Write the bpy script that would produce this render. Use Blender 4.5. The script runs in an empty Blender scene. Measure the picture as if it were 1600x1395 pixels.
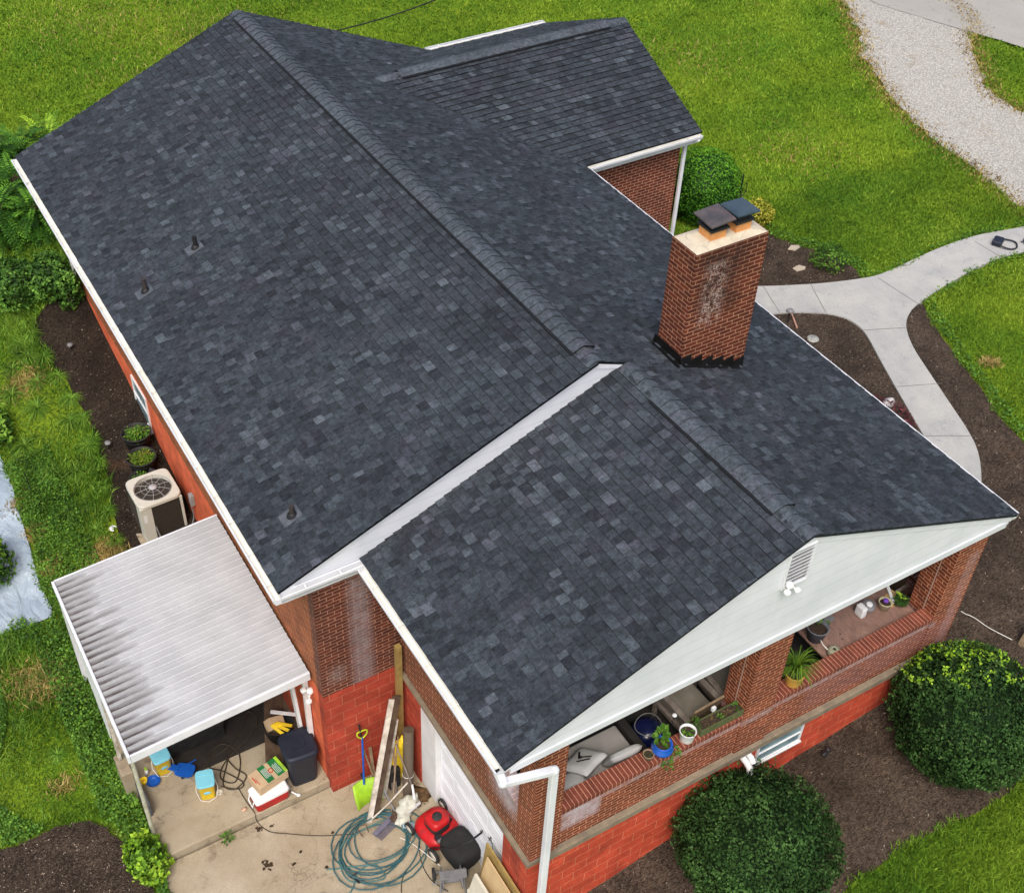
import bpy, bmesh, math, random
import numpy as np
from mathutils import Vector, Matrix, noise
from mathutils.geometry import delaunay_2d_cdt
random.seed(7)
S = bpy.context.scene
COL = S.collection
PI = math.pi
def rad(a): return math.radians(a)

# ------------------------------------------------------------ camera
CAM = np.array([-8.213, -6.837, 12.486])
AZ, EL, RO, FPX, PPX, PPY = 0.53239, -0.73990, 0.018095, 1953.74, 732.0, 697.42
def _axes():
    f = np.array([math.sin(AZ)*math.cos(EL), math.cos(AZ)*math.cos(EL), math.sin(EL)])
    r = np.array([math.cos(AZ), -math.sin(AZ), 0.]); u = np.cross(r, f)
    return r*math.cos(RO)+u*math.sin(RO), -r*math.sin(RO)+u*math.cos(RO), f
CR, CU, CF = _axes()
cd = bpy.data.cameras.new('camera'); cam = bpy.data.objects.new('camera', cd); COL.objects.link(cam)
cd.sensor_width = 36; cd.lens = FPX/1600*36; cd.shift_x = (800-PPX)/1600; cd.shift_y = -(697.5-PPY)/1600
cd.clip_start = .1; cd.clip_end = 600
m = Matrix.Identity(4)
for i in range(3):
    m[i][0] = CR[i]; m[i][1] = CU[i]; m[i][2] = -CF[i]; m[i][3] = CAM[i]
cam.matrix_world = m
S.camera = cam
def at(px, py, ax, v):
    """point of the measured plane (axis ax = v) seen at photo pixel px,py"""
    d = CF + CR*(px-PPX)/FPX - CU*(py-PPY)/FPX
    t = (v-CAM[ax])/d[ax]
    return Vector(CAM+d*t)

# ------------------------------------------------------------ light
SUN_EL, SUN_AZ = 56, 218
w = bpy.data.worlds.new("World"); S.world = w; w.use_nodes = True
nt = w.node_tree; sky = nt.nodes.new('ShaderNodeTexSky'); sky.sky_type = 'NISHITA'; sky.sun_disc = False
sky.sun_elevation = rad(SUN_EL); sky.sun_rotation = rad(SUN_AZ); sky.dust_density = 4; sky.air_density = .8; sky.ozone_density = .6
bg = nt.nodes['Background']; nt.links.new(sky.outputs[0], bg.inputs[0]); bg.inputs[1].default_value = .15
sl = bpy.data.lights.new('sun', 'SUN'); sl.energy = 1.4; sl.angle = rad(25); sl.color = (1, .96, .9)
so = bpy.data.objects.new('sun', sl); COL.objects.link(so)
sd = Vector((math.sin(rad(SUN_AZ))*math.cos(rad(SUN_EL)), math.cos(rad(SUN_AZ))*math.cos(rad(SUN_EL)), math.sin(rad(SUN_EL))))
so.rotation_euler = sd.to_track_quat('Z', 'Y').to_euler()
S.view_settings.view_transform = 'Standard'; S.view_settings.look = 'None'
S.view_settings.exposure = 0.52; S.view_settings.gamma = 1

# ------------------------------------------------------------ tagging
OFF = {}
def tag(o, label=None, cat=None, group=None, kind=None):
    if label: o['label'] = label
    if cat: o['category'] = cat
    if group: o['group'] = group
    if kind: o['kind'] = kind
    return o
def thing(name, label, cat, loc=(0, 0, 0), group=None):
    o = bpy.data.objects.new(name, None); COL.objects.link(o); o.location = loc; o.empty_display_size = .1
    OFF[o.name] = Vector(loc)
    return tag(o, label, cat, group)

# ------------------------------------------------------------ mesh builder (world coordinates)
class MB:
    def __init__(s, M=None): s.v = []; s.f = []; s.mi = []; s.t = []; s.sm = []; s.M = M
    def add(s, pts, faces, m=0, t=0., sm=False):
        b = len(s.v)
        for p in pts:
            p = Vector(p); s.v.append(s.M @ p if s.M else p)
        for f in faces:
            s.f.append([b+i for i in f]); s.mi.append(m); s.t.append(t); s.sm.append(sm)
        return s
    def face(s, pts, m=0, t=0., sm=False): return s.add(pts, [range(len(pts))], m, t, sm)
    def box(s, x0, x1, y0, y1, z0, z1, m=0, t=0.):
        P = [(x, y, z) for z in (z0, z1) for y in (y0, y1) for x in (x0, x1)]
        return s.add(P, [(0, 2, 3, 1), (4, 5, 7, 6), (0, 1, 5, 4), (2, 6, 7, 3), (0, 4, 6, 2), (1, 3, 7, 5)], m, t)
    def obox(s, c, d, R=None, m=0, t=0.):
        c = Vector(c); P = []
        for z in (-.5, .5):
            for y in (-.5, .5):
                for x in (-.5, .5):
                    q = Vector((x*d[0], y*d[1], z*d[2]))
                    P.append(c+(R @ q if R else q))
        return s.add(P, [(0, 2, 3, 1), (4, 5, 7, 6), (0, 1, 5, 4), (2, 6, 7, 3), (0, 4, 6, 2), (1, 3, 7, 5)], m, t)
    def beam(s, a, b, w, h, m=0, t=0., up=(0, 0, 1)):
        a = Vector(a); b = Vector(b); d = (b-a); L = d.length; d.normalize(); u = Vector(up)
        x = d.cross(u)
        if x.length < 1e-4: x = d.cross(Vector((1, 0, 0)))
        x.normalize(); z = x.cross(d)
        R = Matrix((x, d, z)).transposed()
        return s.obox((a+b)/2, (w, L, h), R, m, t)
    def prism(s, poly, off, m=0, t=0.):
        n = len(poly); off = Vector(off)
        P = [Vector(p) for p in poly]+[Vector(p)+off for p in poly]
        s.add(P, [range(n)[::-1], range(n, 2*n)]+[(i, (i+1) % n, n+(i+1) % n, n+i) for i in range(n)], m, t)
        return s
    def tube(s, pts, r, seg=8, m=0, closed=False, t=0., cap=True):
        pts = [Vector(p) for p in pts]; n = len(pts); P = []
        rr = r if isinstance(r, (list, tuple)) else [r]*n
        x = None
        for i, p in enumerate(pts):
            a = pts[i-1] if (i or closed) else p; b = pts[(i+1) % n] if (i < n-1 or closed) else p
            d = (b-a)
            if d.length < 1e-9: d = Vector((0, 0, 1))
            d.normalize()
            if x is None:
                x = d.orthogonal().normalized()
            x = (x-d*x.dot(d))
            if x.length < 1e-6: x = d.orthogonal()
            x.normalize(); y = d.cross(x)
            for k in range(seg):
                an = 2*PI*k/seg; P.append(p+(x*math.cos(an)+y*math.sin(an))*rr[i])
        F = []
        for i in range(n if closed else n-1):
            j = (i+1) % n
            for k in range(seg):
                k2 = (k+1) % seg; F.append((i*seg+k, i*seg+k2, j*seg+k2, j*seg+k))
        s.add(P, F, m, t, True)
        if cap and not closed:
            s.add(P[:seg], [range(seg)[::-1]], m, t); s.add(P[-seg:], [range(seg)], m, t)
        return s
    def lathe(s, prof, c=(0, 0, 0), seg=24, m=0, t=0., sx=1, sy=1, sm=True):
        c = Vector(c); P = []
        for r, z in prof:
            for k in range(seg):
                a = 2*PI*k/seg; P.append(c+Vector((r*sx*math.cos(a), r*sy*math.sin(a), z)))
        F = []
        for i in range(len(prof)-1):
            for k in range(seg):
                k2 = (k+1) % seg; F.append((i*seg+k, i*seg+k2, (i+1)*seg+k2, (i+1)*seg+k))
        s.add(P, F, m, t, sm)
        return s
    def ell(s, c, r, m=0, seg=16, rings=10, e=1., t=0., nz=0., R=None, seed=0):
        c = Vector(c); P = []
        def sp(v): return math.copysign(abs(v)**e, v)
        for i in range(rings+1):
            th = PI*i/rings
            for k in range(seg):
                a = 2*PI*k/seg
                q = Vector((sp(math.sin(th))*sp(math.cos(a)), sp(math.sin(th))*sp(math.sin(a)), sp(math.cos(th))))
                if nz: q *= 1+nz*noise.noise(q*1.7+Vector((seed, 0, 0)))
                q = Vector((q.x*r[0], q.y*r[1], q.z*r[2]))
                P.append(c+(R @ q if R else q))
        F = []
        for i in range(rings):
            for k in range(seg):
                k2 = (k+1) % seg; F.append((i*seg+k, (i+1)*seg+k, (i+1)*seg+k2, i*seg+k2))
        s.add(P, F, m, t, True)
        return s
    def build(s, name, mats, parent=None, bevel=0, sub=0, kind=None, label=None, seg=2):
        if not isinstance(mats, (list, tuple)): mats = [mats]
        off = Vector((0, 0, 0)); 
        if parent is not None: off = OFF.get(parent.name, Vector((0, 0, 0)))
        me = bpy.data.meshes.new(name)
        me.from_pydata([tuple(p-off) for p in s.v], [], s.f)
        for mm in mats: me.materials.append(mm)
        me.polygons.foreach_set('material_index', s.mi)
        me.polygons.foreach_set('use_smooth', s.sm)
        at_ = me.attributes.new('tone', 'FLOAT', 'FACE'); at_.data.foreach_set('value', s.t)
        uv = me.uv_layers.new(name='UVMap').data
        for p in me.polygons:
            n = p.normal; ax = max(range(3), key=lambda i: abs(n[i]))
            for li, vi in zip(p.loop_indices, p.vertices):
                c = me.vertices[vi].co+off
                uv[li].uv = (c.x, c.y) if ax == 2 else ((c.y, c.z) if ax == 0 else (c.x, c.z))
        me.validate(); me.update()
        o = bpy.data.objects.new(name, me); COL.objects.link(o)
        if parent is not None: o.parent = parent; OFF[o.name] = off
        else: OFF[o.name] = Vector((0, 0, 0))
        if bevel:
            md = o.modifiers.new('bevel', 'BEVEL'); md.width = bevel; md.segments = seg; md.limit_method = 'ANGLE'; md.angle_limit = rad(40)
        if sub:
            md = o.modifiers.new('sub', 'SUBSURF'); md.levels = sub; md.render_levels = sub
        if kind: o['kind'] = kind
        if label: o['label'] = label
        return o
def np_mesh(name, V, F, tone, mat, parent=None, smooth=False):
    me = bpy.data.meshes.new(name); k = F.shape[1]
    me.vertices.add(len(V)); me.vertices.foreach_set('co', V.astype(np.float32).ravel())
    me.loops.add(F.size); me.loops.foreach_set('vertex_index', F.astype(np.int32).ravel())
    me.polygons.add(len(F)); me.polygons.foreach_set('loop_start', np.arange(0, F.size, k, dtype=np.int32))
    me.polygons.foreach_set('loop_total', np.full(len(F), k, dtype=np.int32))
    me.update(calc_edges=True)
    a = me.attributes.new('tone', 'FLOAT', 'FACE'); a.data.foreach_set('value', tone.astype(np.float32))
    me.materials.append(mat)
    o = bpy.data.objects.new(name, me); COL.objects.link(o)
    if parent is not None: o.parent = parent
    return o

# ------------------------------------------------------------ materials
class NT:
    def __init__(s, name):
        s.m = bpy.data.materials.new(name); s.m.use_nodes = True; s.t = s.m.node_tree
        s.b = s.t.nodes['Principled BSDF']; s.L = s.t.links.new
    def n(s, ty, **k):
        x = s.t.nodes.new(ty)
        for a, v in k.items(): setattr(x, a, v)
        return x
    def coord(s, kind='Object'):
        return s.n('ShaderNodeNewGeometry').outputs['Position'] if kind == 'Object' else s.n('ShaderNodeTexCoord').outputs[kind]
    def noise(s, scale, detail=3, vec=None, rough=.55, dist=0):
        x = s.n('ShaderNodeTexNoise'); x.inputs['Scale'].default_value = scale; x.inputs['Detail'].default_value = detail
        x.inputs['Roughness'].default_value = rough; x.inputs['Distortion'].default_value = dist
        s.L(vec if vec is not None else s.coord(), x.inputs['Vector']); return x.outputs['Fac']
    def ramp(s, fac, *stops):
        x = s.n('ShaderNodeValToRGB'); e = x.color_ramp.elements
        while len(e) < len(stops): e.new(.5)
        for q, (p, c) in zip(e, stops):
            q.position = p; q.color = (c, c, c, 1) if not isinstance(c, (tuple, list)) else (*c, 1)
        s.L(fac, x.inputs[0]); return x.outputs[0]
    def mix(s, fac, a, b, mode='MIX'):
        x = s.n('ShaderNodeMix', data_type='RGBA', blend_type=mode)
        for sock, v in ((x.inputs[0], fac), (x.inputs[6], a), (x.inputs[7], b)):
            if hasattr(v, 'is_linked'): s.L(v, sock)
            elif isinstance(v, (tuple, list)): sock.default_value = (*v, 1)
            else: sock.default_value = v
        return x.outputs[2]
    def math(s, op, a, b=0., c=None, clamp=False):
        x = s.n('ShaderNodeMath', operation=op, use_clamp=clamp)
        for i, v in enumerate((a, b) if c is None else (a, b, c)):
            if hasattr(v, 'is_linked'): s.L(v, x.inputs[i])
            else: x.inputs[i].default_value = v
        return x.outputs[0]
    def attr(s, name='tone'): return s.n('ShaderNodeAttribute', attribute_name=name).outputs['Fac']
    def xyz(s, vec=None):
        x = s.n('ShaderNodeSeparateXYZ'); s.L(vec if vec is not None else s.coord(), x.inputs[0]); return x.outputs
    def map(s, vec, scale=(1, 1, 1), loc=(0, 0, 0), rot=(0, 0, 0)):
        x = s.n('ShaderNodeMapping'); s.L(vec, x.inputs[0]); x.inputs['Scale'].default_value = scale
        x.inputs['Location'].default_value = loc; x.inputs['Rotation'].default_value = rot; return x.outputs[0]
    def bump(s, h, strength=.3, dist=.01, prev=None):
        x = s.n('ShaderNodeBump'); x.inputs['Strength'].default_value = strength; x.inputs['Distance'].default_value = dist
        s.L(h, x.inputs['Height'])
        if prev is not None: s.L(prev, x.inputs['Normal'])
        return x.outputs[0]
    def out(s, col, rough=.8, normal=None, spec=.3, metal=0, **k):
        for sock, v in (('Base Color', col), ('Roughness', rough), ('Specular IOR Level', spec), ('Metallic', metal)):
            i = s.b.inputs[sock]
            if hasattr(v, 'is_linked'): s.L(v, i)
            elif isinstance(v, (tuple, list)): i.default_value = (*v, 1)
            else: i.default_value = v
        if normal is not None: s.L(normal, s.b.inputs['Normal'])
        for a, v in k.items(): s.b.inputs[a.replace('_', ' ')].default_value = v
        return s.m
    def rectmask(s, ia, ib, a0, a1, b0, b1, soft=.1, vec=None):
        """soft box mask on two coordinate axes"""
        X = s.xyz(vec); r = None
        for i, lo, hi in ((ia, a0, a1), (ib, b0, b1)):
            p = s.math('DIVIDE', s.math('SUBTRACT', X[i], lo), soft, clamp=True)
            q = s.math('DIVIDE', s.math('SUBTRACT', hi, X[i]), soft, clamp=True)
            k = s.math('MULTIPLY', p, q); r = k if r is None else s.math('MULTIPLY', r, k)
        return r

_pm = {}
def pm(name, c1, c2=None, scale=6, rough=.6, bump=.15, bscale=None, spec=.3, metal=0, dirt=None, **k):
    """plain surface with noise-mottled colour and fine bump"""
    if name in _pm: return _pm[name]
    s = NT(name)
    if c2 is None: c2 = tuple(x*.72 for x in c1)
    f = s.ramp(s.noise(scale, 5), (.35, 0.), (.65, 1.))
    c = s.mix(f, c1, c2)
    if dirt: c = s.mix(s.ramp(s.noise(scale*.37, 6, rough=.7), (.52, 0.), (.7, .75)), c, dirt)
    nb = s.bump(s.noise(bscale or scale*9, 4), bump, .004)
    _pm[name] = s.out(c, rough, nb, spec, metal, **k); return _pm[name]

def mat_shingle():
    s = NT('shingle'); t = s.attr()
    c = s.ramp(t, (0., (.001, .0014, .002)), (.12, (.011, .014, .018)), (.5, (.038, .047, .056)), (.85, (.078, .094, .108)), (1., (.105, .125, .14)))
    n1 = s.noise(13, 6, rough=.8); n2 = s.noise(.55, 3); n3 = s.noise(90, 3, rough=.8)
    c = s.mix(1., c, s.ramp(n1, (.34, .42), (.66, 1.55)), 'MULTIPLY')
    c = s.mix(s.ramp(s.noise(2.1, 4, rough=.7), (.48, 0.), (.66, .5)), c, s.mix(1., c, (1.25, .98, 1.12), 'MULTIPLY'))
    c = s.mix(1., c, s.ramp(n2, (.3, .8), (.7, 1.2)), 'MULTIPLY')
    c = s.mix(1., c, s.ramp(n3, (.3, .45), (.7, 1.6)), 'MULTIPLY')
    return s.out(c, .88, s.bump(n3, .8, .008), .3)
def mat_brick(name='brick', cA=(.118, .03, .017), cB=(.068, .019, .013), mortar=(.33, .17, .115), stains=(), bw=.2032, rh=.0678, ms=.0078, off=.5, loc=(0, 0, 0), painted=False, speck=None):
    s = NT(name); uv = s.map(s.coord('UV'), loc=loc)
    b = s.n('ShaderNodeTexBrick', offset=off); s.L(uv, b.inputs['Vector'])
    for k_, v in (('Scale', 1.), ('Mortar Size', ms), ('Mortar Smooth', .25), ('Bias', 0.), ('Brick Width', bw), ('Row Height', rh)): b.inputs[k_].default_value = v
    b.inputs['Color1'].default_value = (*cA, 1); b.inputs['Color2'].default_value = (*cB, 1); b.inputs['Mortar'].default_value = (*mortar, 1)
    c = b.outputs['Color']
    n = s.noise(3, 6, rough=.65)
    c = s.mix(1., c, s.ramp(n, (.3, .7), (.7, 1.3)), 'MULTIPLY')
    c = s.mix(1., c, s.ramp(s.noise(45, 3), (.3, .8), (.7, 1.2)), 'MULTIPLY')
    if painted:
        c = s.mix(s.ramp(s.noise(1.1, 5, rough=.7), (.45, 0.), (.75, .5)), c, (cB[0]*.55, cB[1]*.6, cB[2]*.6))
    for st in stains:
        if len(st) == 8: ia, ib, a0, a1, b0, b1, amt, colr = st; soft = .12
        else: ia, ib, a0, a1, b0, b1, amt, colr, soft = st
        k = s.rectmask(ia, ib, a0, a1, b0, b1, soft)
        k = s.math('MULTIPLY', k, s.ramp(s.noise(7, 6, rough=.75), (.3, .25), (.62, 1.)))
        k = s.math('MULTIPLY', k, amt)
        c = s.mix(k, c, colr)
    if speck:
        k = s.rectmask(0, 2, *speck, .14)
        k = s.math('MULTIPLY', k, s.ramp(s.noise(11, 5, rough=.7), (.42, 0.), (.55, 1.)))
        k = s.math('MULTIPLY', k, s.ramp(s.noise(38, 4, rough=.8), (.48, 0.), (.56, 1.)))
        c = s.mix(k, c, (.55, .42, .36))
    hb = s.bump(s.math('SUBTRACT', 1., b.outputs['Fac']), .6, .004); hb = s.bump(s.noise(80, 3), .25, .003, hb)
    return s.out(c, .85, hb, .25)
def mat_leaf(name, dark, mid, light, rough=.6, spec=.18):
    s = NT(name); t = s.attr()
    c = s.ramp(t, (0., dark), (.5, mid), (1., light))
    c = s.mix(1., c, s.ramp(s.noise(2.6, 5, rough=.7), (.3, .5), (.7, 1.5)), 'MULTIPLY')
    return s.out(c, rough, None, spec)
# ------------------------------------------------------------ terrain height
CP = np.array([
 (-9.5,4.5,-5.1),(-8.2,9.4,-4.95),(-7.3,3,-5.32),(-7.5,7,-5.12),(-7.3,12,-4.25),(-7.2,14.5,-3.8),(-7,17,-3.3),(-6,21,-2.75),(-12,12,-4.6),(-12,20,-3.4),
 (-4.6,16.8,-2.5),(-4.6,14.8,-3.05),(-4.6,12.5,-3.5),(-4.8,10.,-4.2),(-5,8.2,-4.55),(-6,10,-4.35),(-6,13,-3.75),(-6,8.3,-4.9),(-6.8,10,-4.55),
 (-3,30,-2.5),(5,26,-2.55),(10,24,-2.6),(18,20,-2.95),(-15,30,-2.8),(0,20,-2.5),(0,45,-2.6),(30,40,-3.2),(-20,0,-5.4),(-9,-3,-5.5),(-3.2,-3,-5.35),(-5,-4,-5.4),
 (-1.9,-.2,-4.85),(0,-.2,-4.5),(1,-1.8,-4.6),(2,.1,-4.1),(4.8,-1.8,-4.1),(4.7,.2,-3.75),(6.4,0,-3.55),(8,2.4,-3.27),(3,-6,-5),(10,-6,-4.2),
 (5.5,4,-3.3),(8,5,-3.22),(8,8.7,-3.2),(10,8,-3.2),(14,8,-3.25),(10,3,-3.3),(9,13,-3.0),(7.8,11,-3.1),(8,17,-2.8),(15,14,-3.15),(20,10,-3.4),(25,20,-3.4),(35,5,-3.8),(17,0,-3.8),(25,-10,-4.5),(0,9,-3.),(0,4,-3.6)])
def _rbf():
    n = len(CP); P = CP[:, :2]; D = np.sqrt(((P[:, None]-P[None])**2).sum(-1))
    A = np.zeros((n+3, n+3)); A[:n, :n] = -D+np.eye(n)*.25*-1*-1*0+np.eye(n)*.12; A[:n, n] = 1; A[n, :n] = 1; A[:n, n+1:] = P; A[n+1:, :n] = P.T
    A[:n, :n] = -np.sqrt(D**2+.8)
    A[:n, :n] -= np.eye(n)*.15*0
    return np.linalg.solve(A, np.concatenate([CP[:, 2], [0, 0, 0]]))
_W = _rbf()
def gz_np(x, y):
    x = np.asarray(x, float); y = np.asarray(y, float); n = len(CP)
    xc = np.clip(x, -22, 38); yc = np.clip(y, -12, 46)
    z = _W[n]+_W[n+1]*xc+_W[n+2]*yc
    for i in range(n): z = z - _W[i]*np.sqrt((xc-CP[i, 0])**2+(yc-CP[i, 1])**2+.8)
    return z
def gz(x, y): return float(gz_np([x], [y])[0])
def gr(px, py, dz=0.):
    """terrain point seen at photo pixel"""
    z = -3.5
    for _ in range(25):
        p = at(px, py, 2, z); z = .4*z+.6*gz(p.x, p.y)
    return Vector((p.x, p.y, z+dz))
def smooth_poly(pts, it=2):
    for _ in range(it):
        q = []
        for i in range(len(pts)):
            a = pts[i]; b = pts[(i+1) % len(pts)]
            q += [(a[0]*.75+b[0]*.25, a[1]*.75+b[1]*.25), (a[0]*.25+b[0]*.75, a[1]*.25+b[1]*.75)]
        pts = q
    return pts
def inside(poly, X, Y):
    X = np.asarray(X); Y = np.asarray(Y); r = np.zeros(X.shape, bool); n = len(poly)
    for i in range(n):
        x0, y0 = poly[i]; x1, y1 = poly[(i+1) % n]
        if y0 == y1: continue
        c = ((Y < y0) != (Y < y1)) & (X < (x1-x0)*(Y-y0)/(y1-y0)+x0); r ^= c
    return r
def densify(poly, step):
    out = []
    for i in range(len(poly)):
        a = Vector(poly[i]); b = Vector(poly[(i+1) % len(poly)]); k = max(1, int((b-a).length/step))
        for j in range(k): out.append(tuple(a.lerp(b, j/k)))
    return out
def patch(name, poly, mats, dz, step=.25, jit=0., thick=0., lump=0., parent=None, kind='structure', flat=None):
    poly = densify(poly, step)
    if jit: poly = [(p[0]+jit*noise.noise(Vector((p[0]*2.3, p[1]*2.3, 1)))+jit*.6*noise.noise(Vector((p[0]*9, p[1]*9, 4))), p[1]+jit*noise.noise(Vector((p[0]*2.3, p[1]*2.3, 7)))) for p in poly]
    xs = [p[0] for p in poly]; ys = [p[1] for p in poly]
    gx, gy = np.meshgrid(np.arange(min(xs), max(xs), step), np.arange(min(ys), max(ys), step))
    gx = gx.ravel(); gy = gy.ravel(); k = inside(poly, gx, gy)
    pts = [Vector(p) for p in poly]+[Vector((a, b)) for a, b in zip(gx[k], gy[k])]
    n = len(poly)
    r = delaunay_2d_cdt(pts, [], [list(range(n))], 1, 1e-4)
    V = r[0]; F = [f for f in r[2]]
    z = gz_np([v.x for v in V], [v.y for v in V]) if flat is None else np.full(len(V), flat)
    mb = MB()
    P = []
    for v, zz in zip(V, z):
        l = lump*(noise.noise(Vector((v.x*1.7, v.y*1.7, 0)))+.6*noise.noise(Vector((v.x*6, v.y*6, 3)))) if lump else 0
        P.append((v.x, v.y, zz+dz+l))
    F2 = []
    for f in F:
        a, b, c = [Vector(P[i]) for i in f[:3]]
        F2.append(f if (b-a).cross(c-a).z > 0 else f[::-1])
    mb.add(P, F2, 0, 0, bool(lump))
    if thick:
        # boundary skirt
        from collections import Counter
        E = Counter(); 
        for f in F2:
            for i in range(len(f)): E[(f[i], f[(i+1) % len(f)])] += 1
        for (i, j) in list(E):
            if (j, i) not in E:
                a = P[i]; b = P[j]; mb.face([a, (a[0], a[1], a[2]-thick), (b[0], b[1], b[2]-thick), b])
    return mb.build(name, mats, parent, kind=kind)

def GP(pts): return [tuple(gr(*p)[:2]) for p in pts]

# ------------------------------------------------------------ ground materials
def mat_lawn():
    s = NT('lawn_soil_and_grass')
    X = s.xyz(); 
    n1 = s.noise(.35, 4, rough=.6); n2 = s.noise(2.2, 5, rough=.7); n3 = s.noise(22, 4, rough=.75)
    c = s.mix(s.ramp(n1, (.35, 0.), (.65, 1.)), (.09, .18, .010), (.19, .27, .016))
    c = s.mix(s.ramp(n2, (.45, 0.), (.7, .7)), c, (.06, .12, .008))
    c = s.mix(s.ramp(s.noise(.8, 6, rough=.75), (.6, 0.), (.72, .45)), c, (.2, .17, .05))
    c = s.mix(1., c, s.ramp(n3, (.3, .45), (.7, 1.5)), 'MULTIPLY')
    return s.out(c, .95, s.bump(n3, .9, .03), .1)
def mat_mulch(name='mulch', k_=1.):
    s = NT(name); v = s.n('ShaderNodeTexVoronoi'); v.inputs['Scale'].default_value = 26; v.inputs['Randomness'].default_value = 1
    s.L(s.map(s.coord(), scale=(1, 1.9, 1), rot=(0, 0, .6)), v.inputs['Vector'])
    c = s.mix(v.outputs['Color'], (.026*k_, .019*k_, .014*k_), (.115*k_, .085*k_, .062*k_))
    c = s.mix(s.ramp(s.noise(60, 4, rough=.8), (.6, 0.), (.72, .7)), c, (.2, .15, .1))
    c = s.mix(1., c, s.ramp(s.noise(1.3, 4), (.3, .65), (.7, 1.35)), 'MULTIPLY')
    c = s.mix(s.ramp(s.noise(.9, 3, s.map(s.coord(), loc=(3, 1, 0))), (.62, 0.), (.74, .35)), c, (.13, .06, .025))
    h = s.math('ADD', v.outputs['Distance'], s.noise(50, 4))
    return s.out(c, .95, s.bump(h, .9, .03), .1)
def mat_gravel():
    s = NT('gravel'); v = s.n('ShaderNodeTexVoronoi'); v.inputs['Scale'].default_value = 22; s.L(s.coord(), v.inputs['Vector'])
    c = s.mix(v.outputs['Color'], (.42, .405, .36), (.66, .64, .58))
    c = s.mix(s.ramp(v.outputs['Distance'], (.25, 0.), (.6, .55)), c, (.2, .18, .15))
    c = s.mix(s.ramp(s.noise(.9, 6, rough=.8), (.56, 0.), (.7, .7)), c, (.28, .22, .12))
    c = s.mix(s.ramp(s.noise(9, 4, rough=.8), (.6, 0.), (.72, .6)), c, (.16, .17, .07))
    return s.out(c, .95, s.bump(v.outputs['Distance'], .8, .03), .15)
def mat_concrete(name, c1, c2, stain, scale=1.2, amt=.6):
    s = NT(name)
    c = s.mix(s.ramp(s.noise(scale, 6, rough=.65), (.35, 0.), (.65, 1.)), c1, c2)
    c = s.mix(s.ramp(s.noise(scale*2.7, 6, rough=.75), (.55, 0.), (.75, amt)), c, stain)
    c = s.mix(1., c, s.ramp(s.noise(60, 4, rough=.8), (.3, .75), (.7, 1.22)), 'MULTIPLY')
    # hairline cracks
    v = s.n('ShaderNodeTexVoronoi', feature='DISTANCE_TO_EDGE'); v.inputs['Scale'].default_value = .42
    nn = s.n('ShaderNodeVectorMath', operation='ADD'); s.L(s.coord(), nn.inputs[0])
    nz = s.n('ShaderNodeTexNoise'); nz.inputs['Scale'].default_value = 2.5; nz.inputs['Detail'].default_value = 5; s.L(s.coord(), nz.inputs['Vector'])
    s.L(nz.outputs['Color'], nn.inputs[1]); s.L(nn.outputs[0], v.inputs['Vector'])
    if name != 'walk_concrete':
        c = s.mix(s.ramp(v.outputs['Distance'], (0., .55), (.004, 0.)), c, (.06, .05, .035))
    return s.out(c, .9, s.bump(s.noise(40, 5, rough=.8), .35, .006), .2)
M_lawn = mat_lawn(); M_mulch = mat_mulch(); M_mulchdark = mat_mulch('dark_mulch', .42); M_gravel = mat_gravel()
M_walk = mat_concrete('walk_concrete', (.44, .43, .39), (.35, .35, .335), (.2, .21, .23), 1.3, .6)
M_slab = mat_concrete('old_concrete', (.31, .25, .165), (.41, .35, .25), (.12, .09, .055), 1.0, .85)
M_road = mat_concrete('road_asphalt', (.34, .325, .29), (.375, .36, .32), (.29, .27, .24), .5, .4)

# ------------------------------------------------------------ ground zones (measured outlines)
walk_px = [(1150,448),(1183,450),(1240,448),(1290,445),(1345,438),(1375,432),(1420,411),(1470,388),(1530,368),(1590,359),(1660,342),(1760,322),(1770,360),(1680,378),(1600,396),(1550,408),(1490,440),(1433,476),(1417,495),(1414,515),(1425,545),(1455,590),(1485,635),(1510,672),(1525,700),(1531,725),(1533,755),(1530,800),(1500,830),(1482,745),(1440,680),(1400,610),(1372,560),(1352,522),(1335,506),(1310,495),(1270,490),(1215,491),(1150,500)]
walk = smooth_poly(GP(walk_px), 2)
bedA = GP([(1120,490),(1215,485),(1285,480),(1330,490),(1365,530),(1390,570),(1420,620),(1460,690),(1510,800),(1400,800),(1230,640),(1120,540)])
bedB = smooth_poly(GP([(1438,470),(1400,500),(1400,520),(1440,600),(1490,680),(1510,760),(1480,850),(1350,900),(1000,1150),(880,1330),(860,1480),(1260,1480),(1310,1398),(1380,1345),(1460,1300),(1530,1265),(1600,1218),(1680,1150),(1790,1000),(1760,880),(1680,780),(1600,693),(1560,648),(1520,590),(1480,542),(1452,492)]), 1)
bedC = smooth_poly(GP([(1090,330),(1130,330),(1190,362),(1250,385),(1300,398),(1335,418),(1350,442),(1250,452),(1183,456),(1090,456)]), 1)
bedL = smooth_poly(GP([(60,490),(100,450),(110,400),(200,400),(360,700),(360,880),(215,880),(190,850),(172,780),(158,700),(132,640),(92,580),(48,520)]), 1)
bedM = smooth_poly(GP([(-60,1340),(20,1325),(60,1305),(130,1280),(175,1290),(215,1330),(235,1400),(230,1470),(-60,1470)]), 2)
gravel = smooth_poly(GP([(1290,-40),(1318,5),(1340,50),(1352,100),(1395,160),(1440,205),(1500,250),(1560,295),(1600,328),(1700,400),(1800,420),(1760,220),(1650,185),(1600,176),(1562,158),(1542,138),(1530,100),(1512,62),(1530,40),(1450,-40)]), 1)
road = GP([(1290,-60),(1330,-12),(1372,8),(1410,20),(1470,38),(1510,50),(1560,64),(1610,80),(1720,130),(1900,180),(2100,-100),(1700,-250)])
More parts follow.
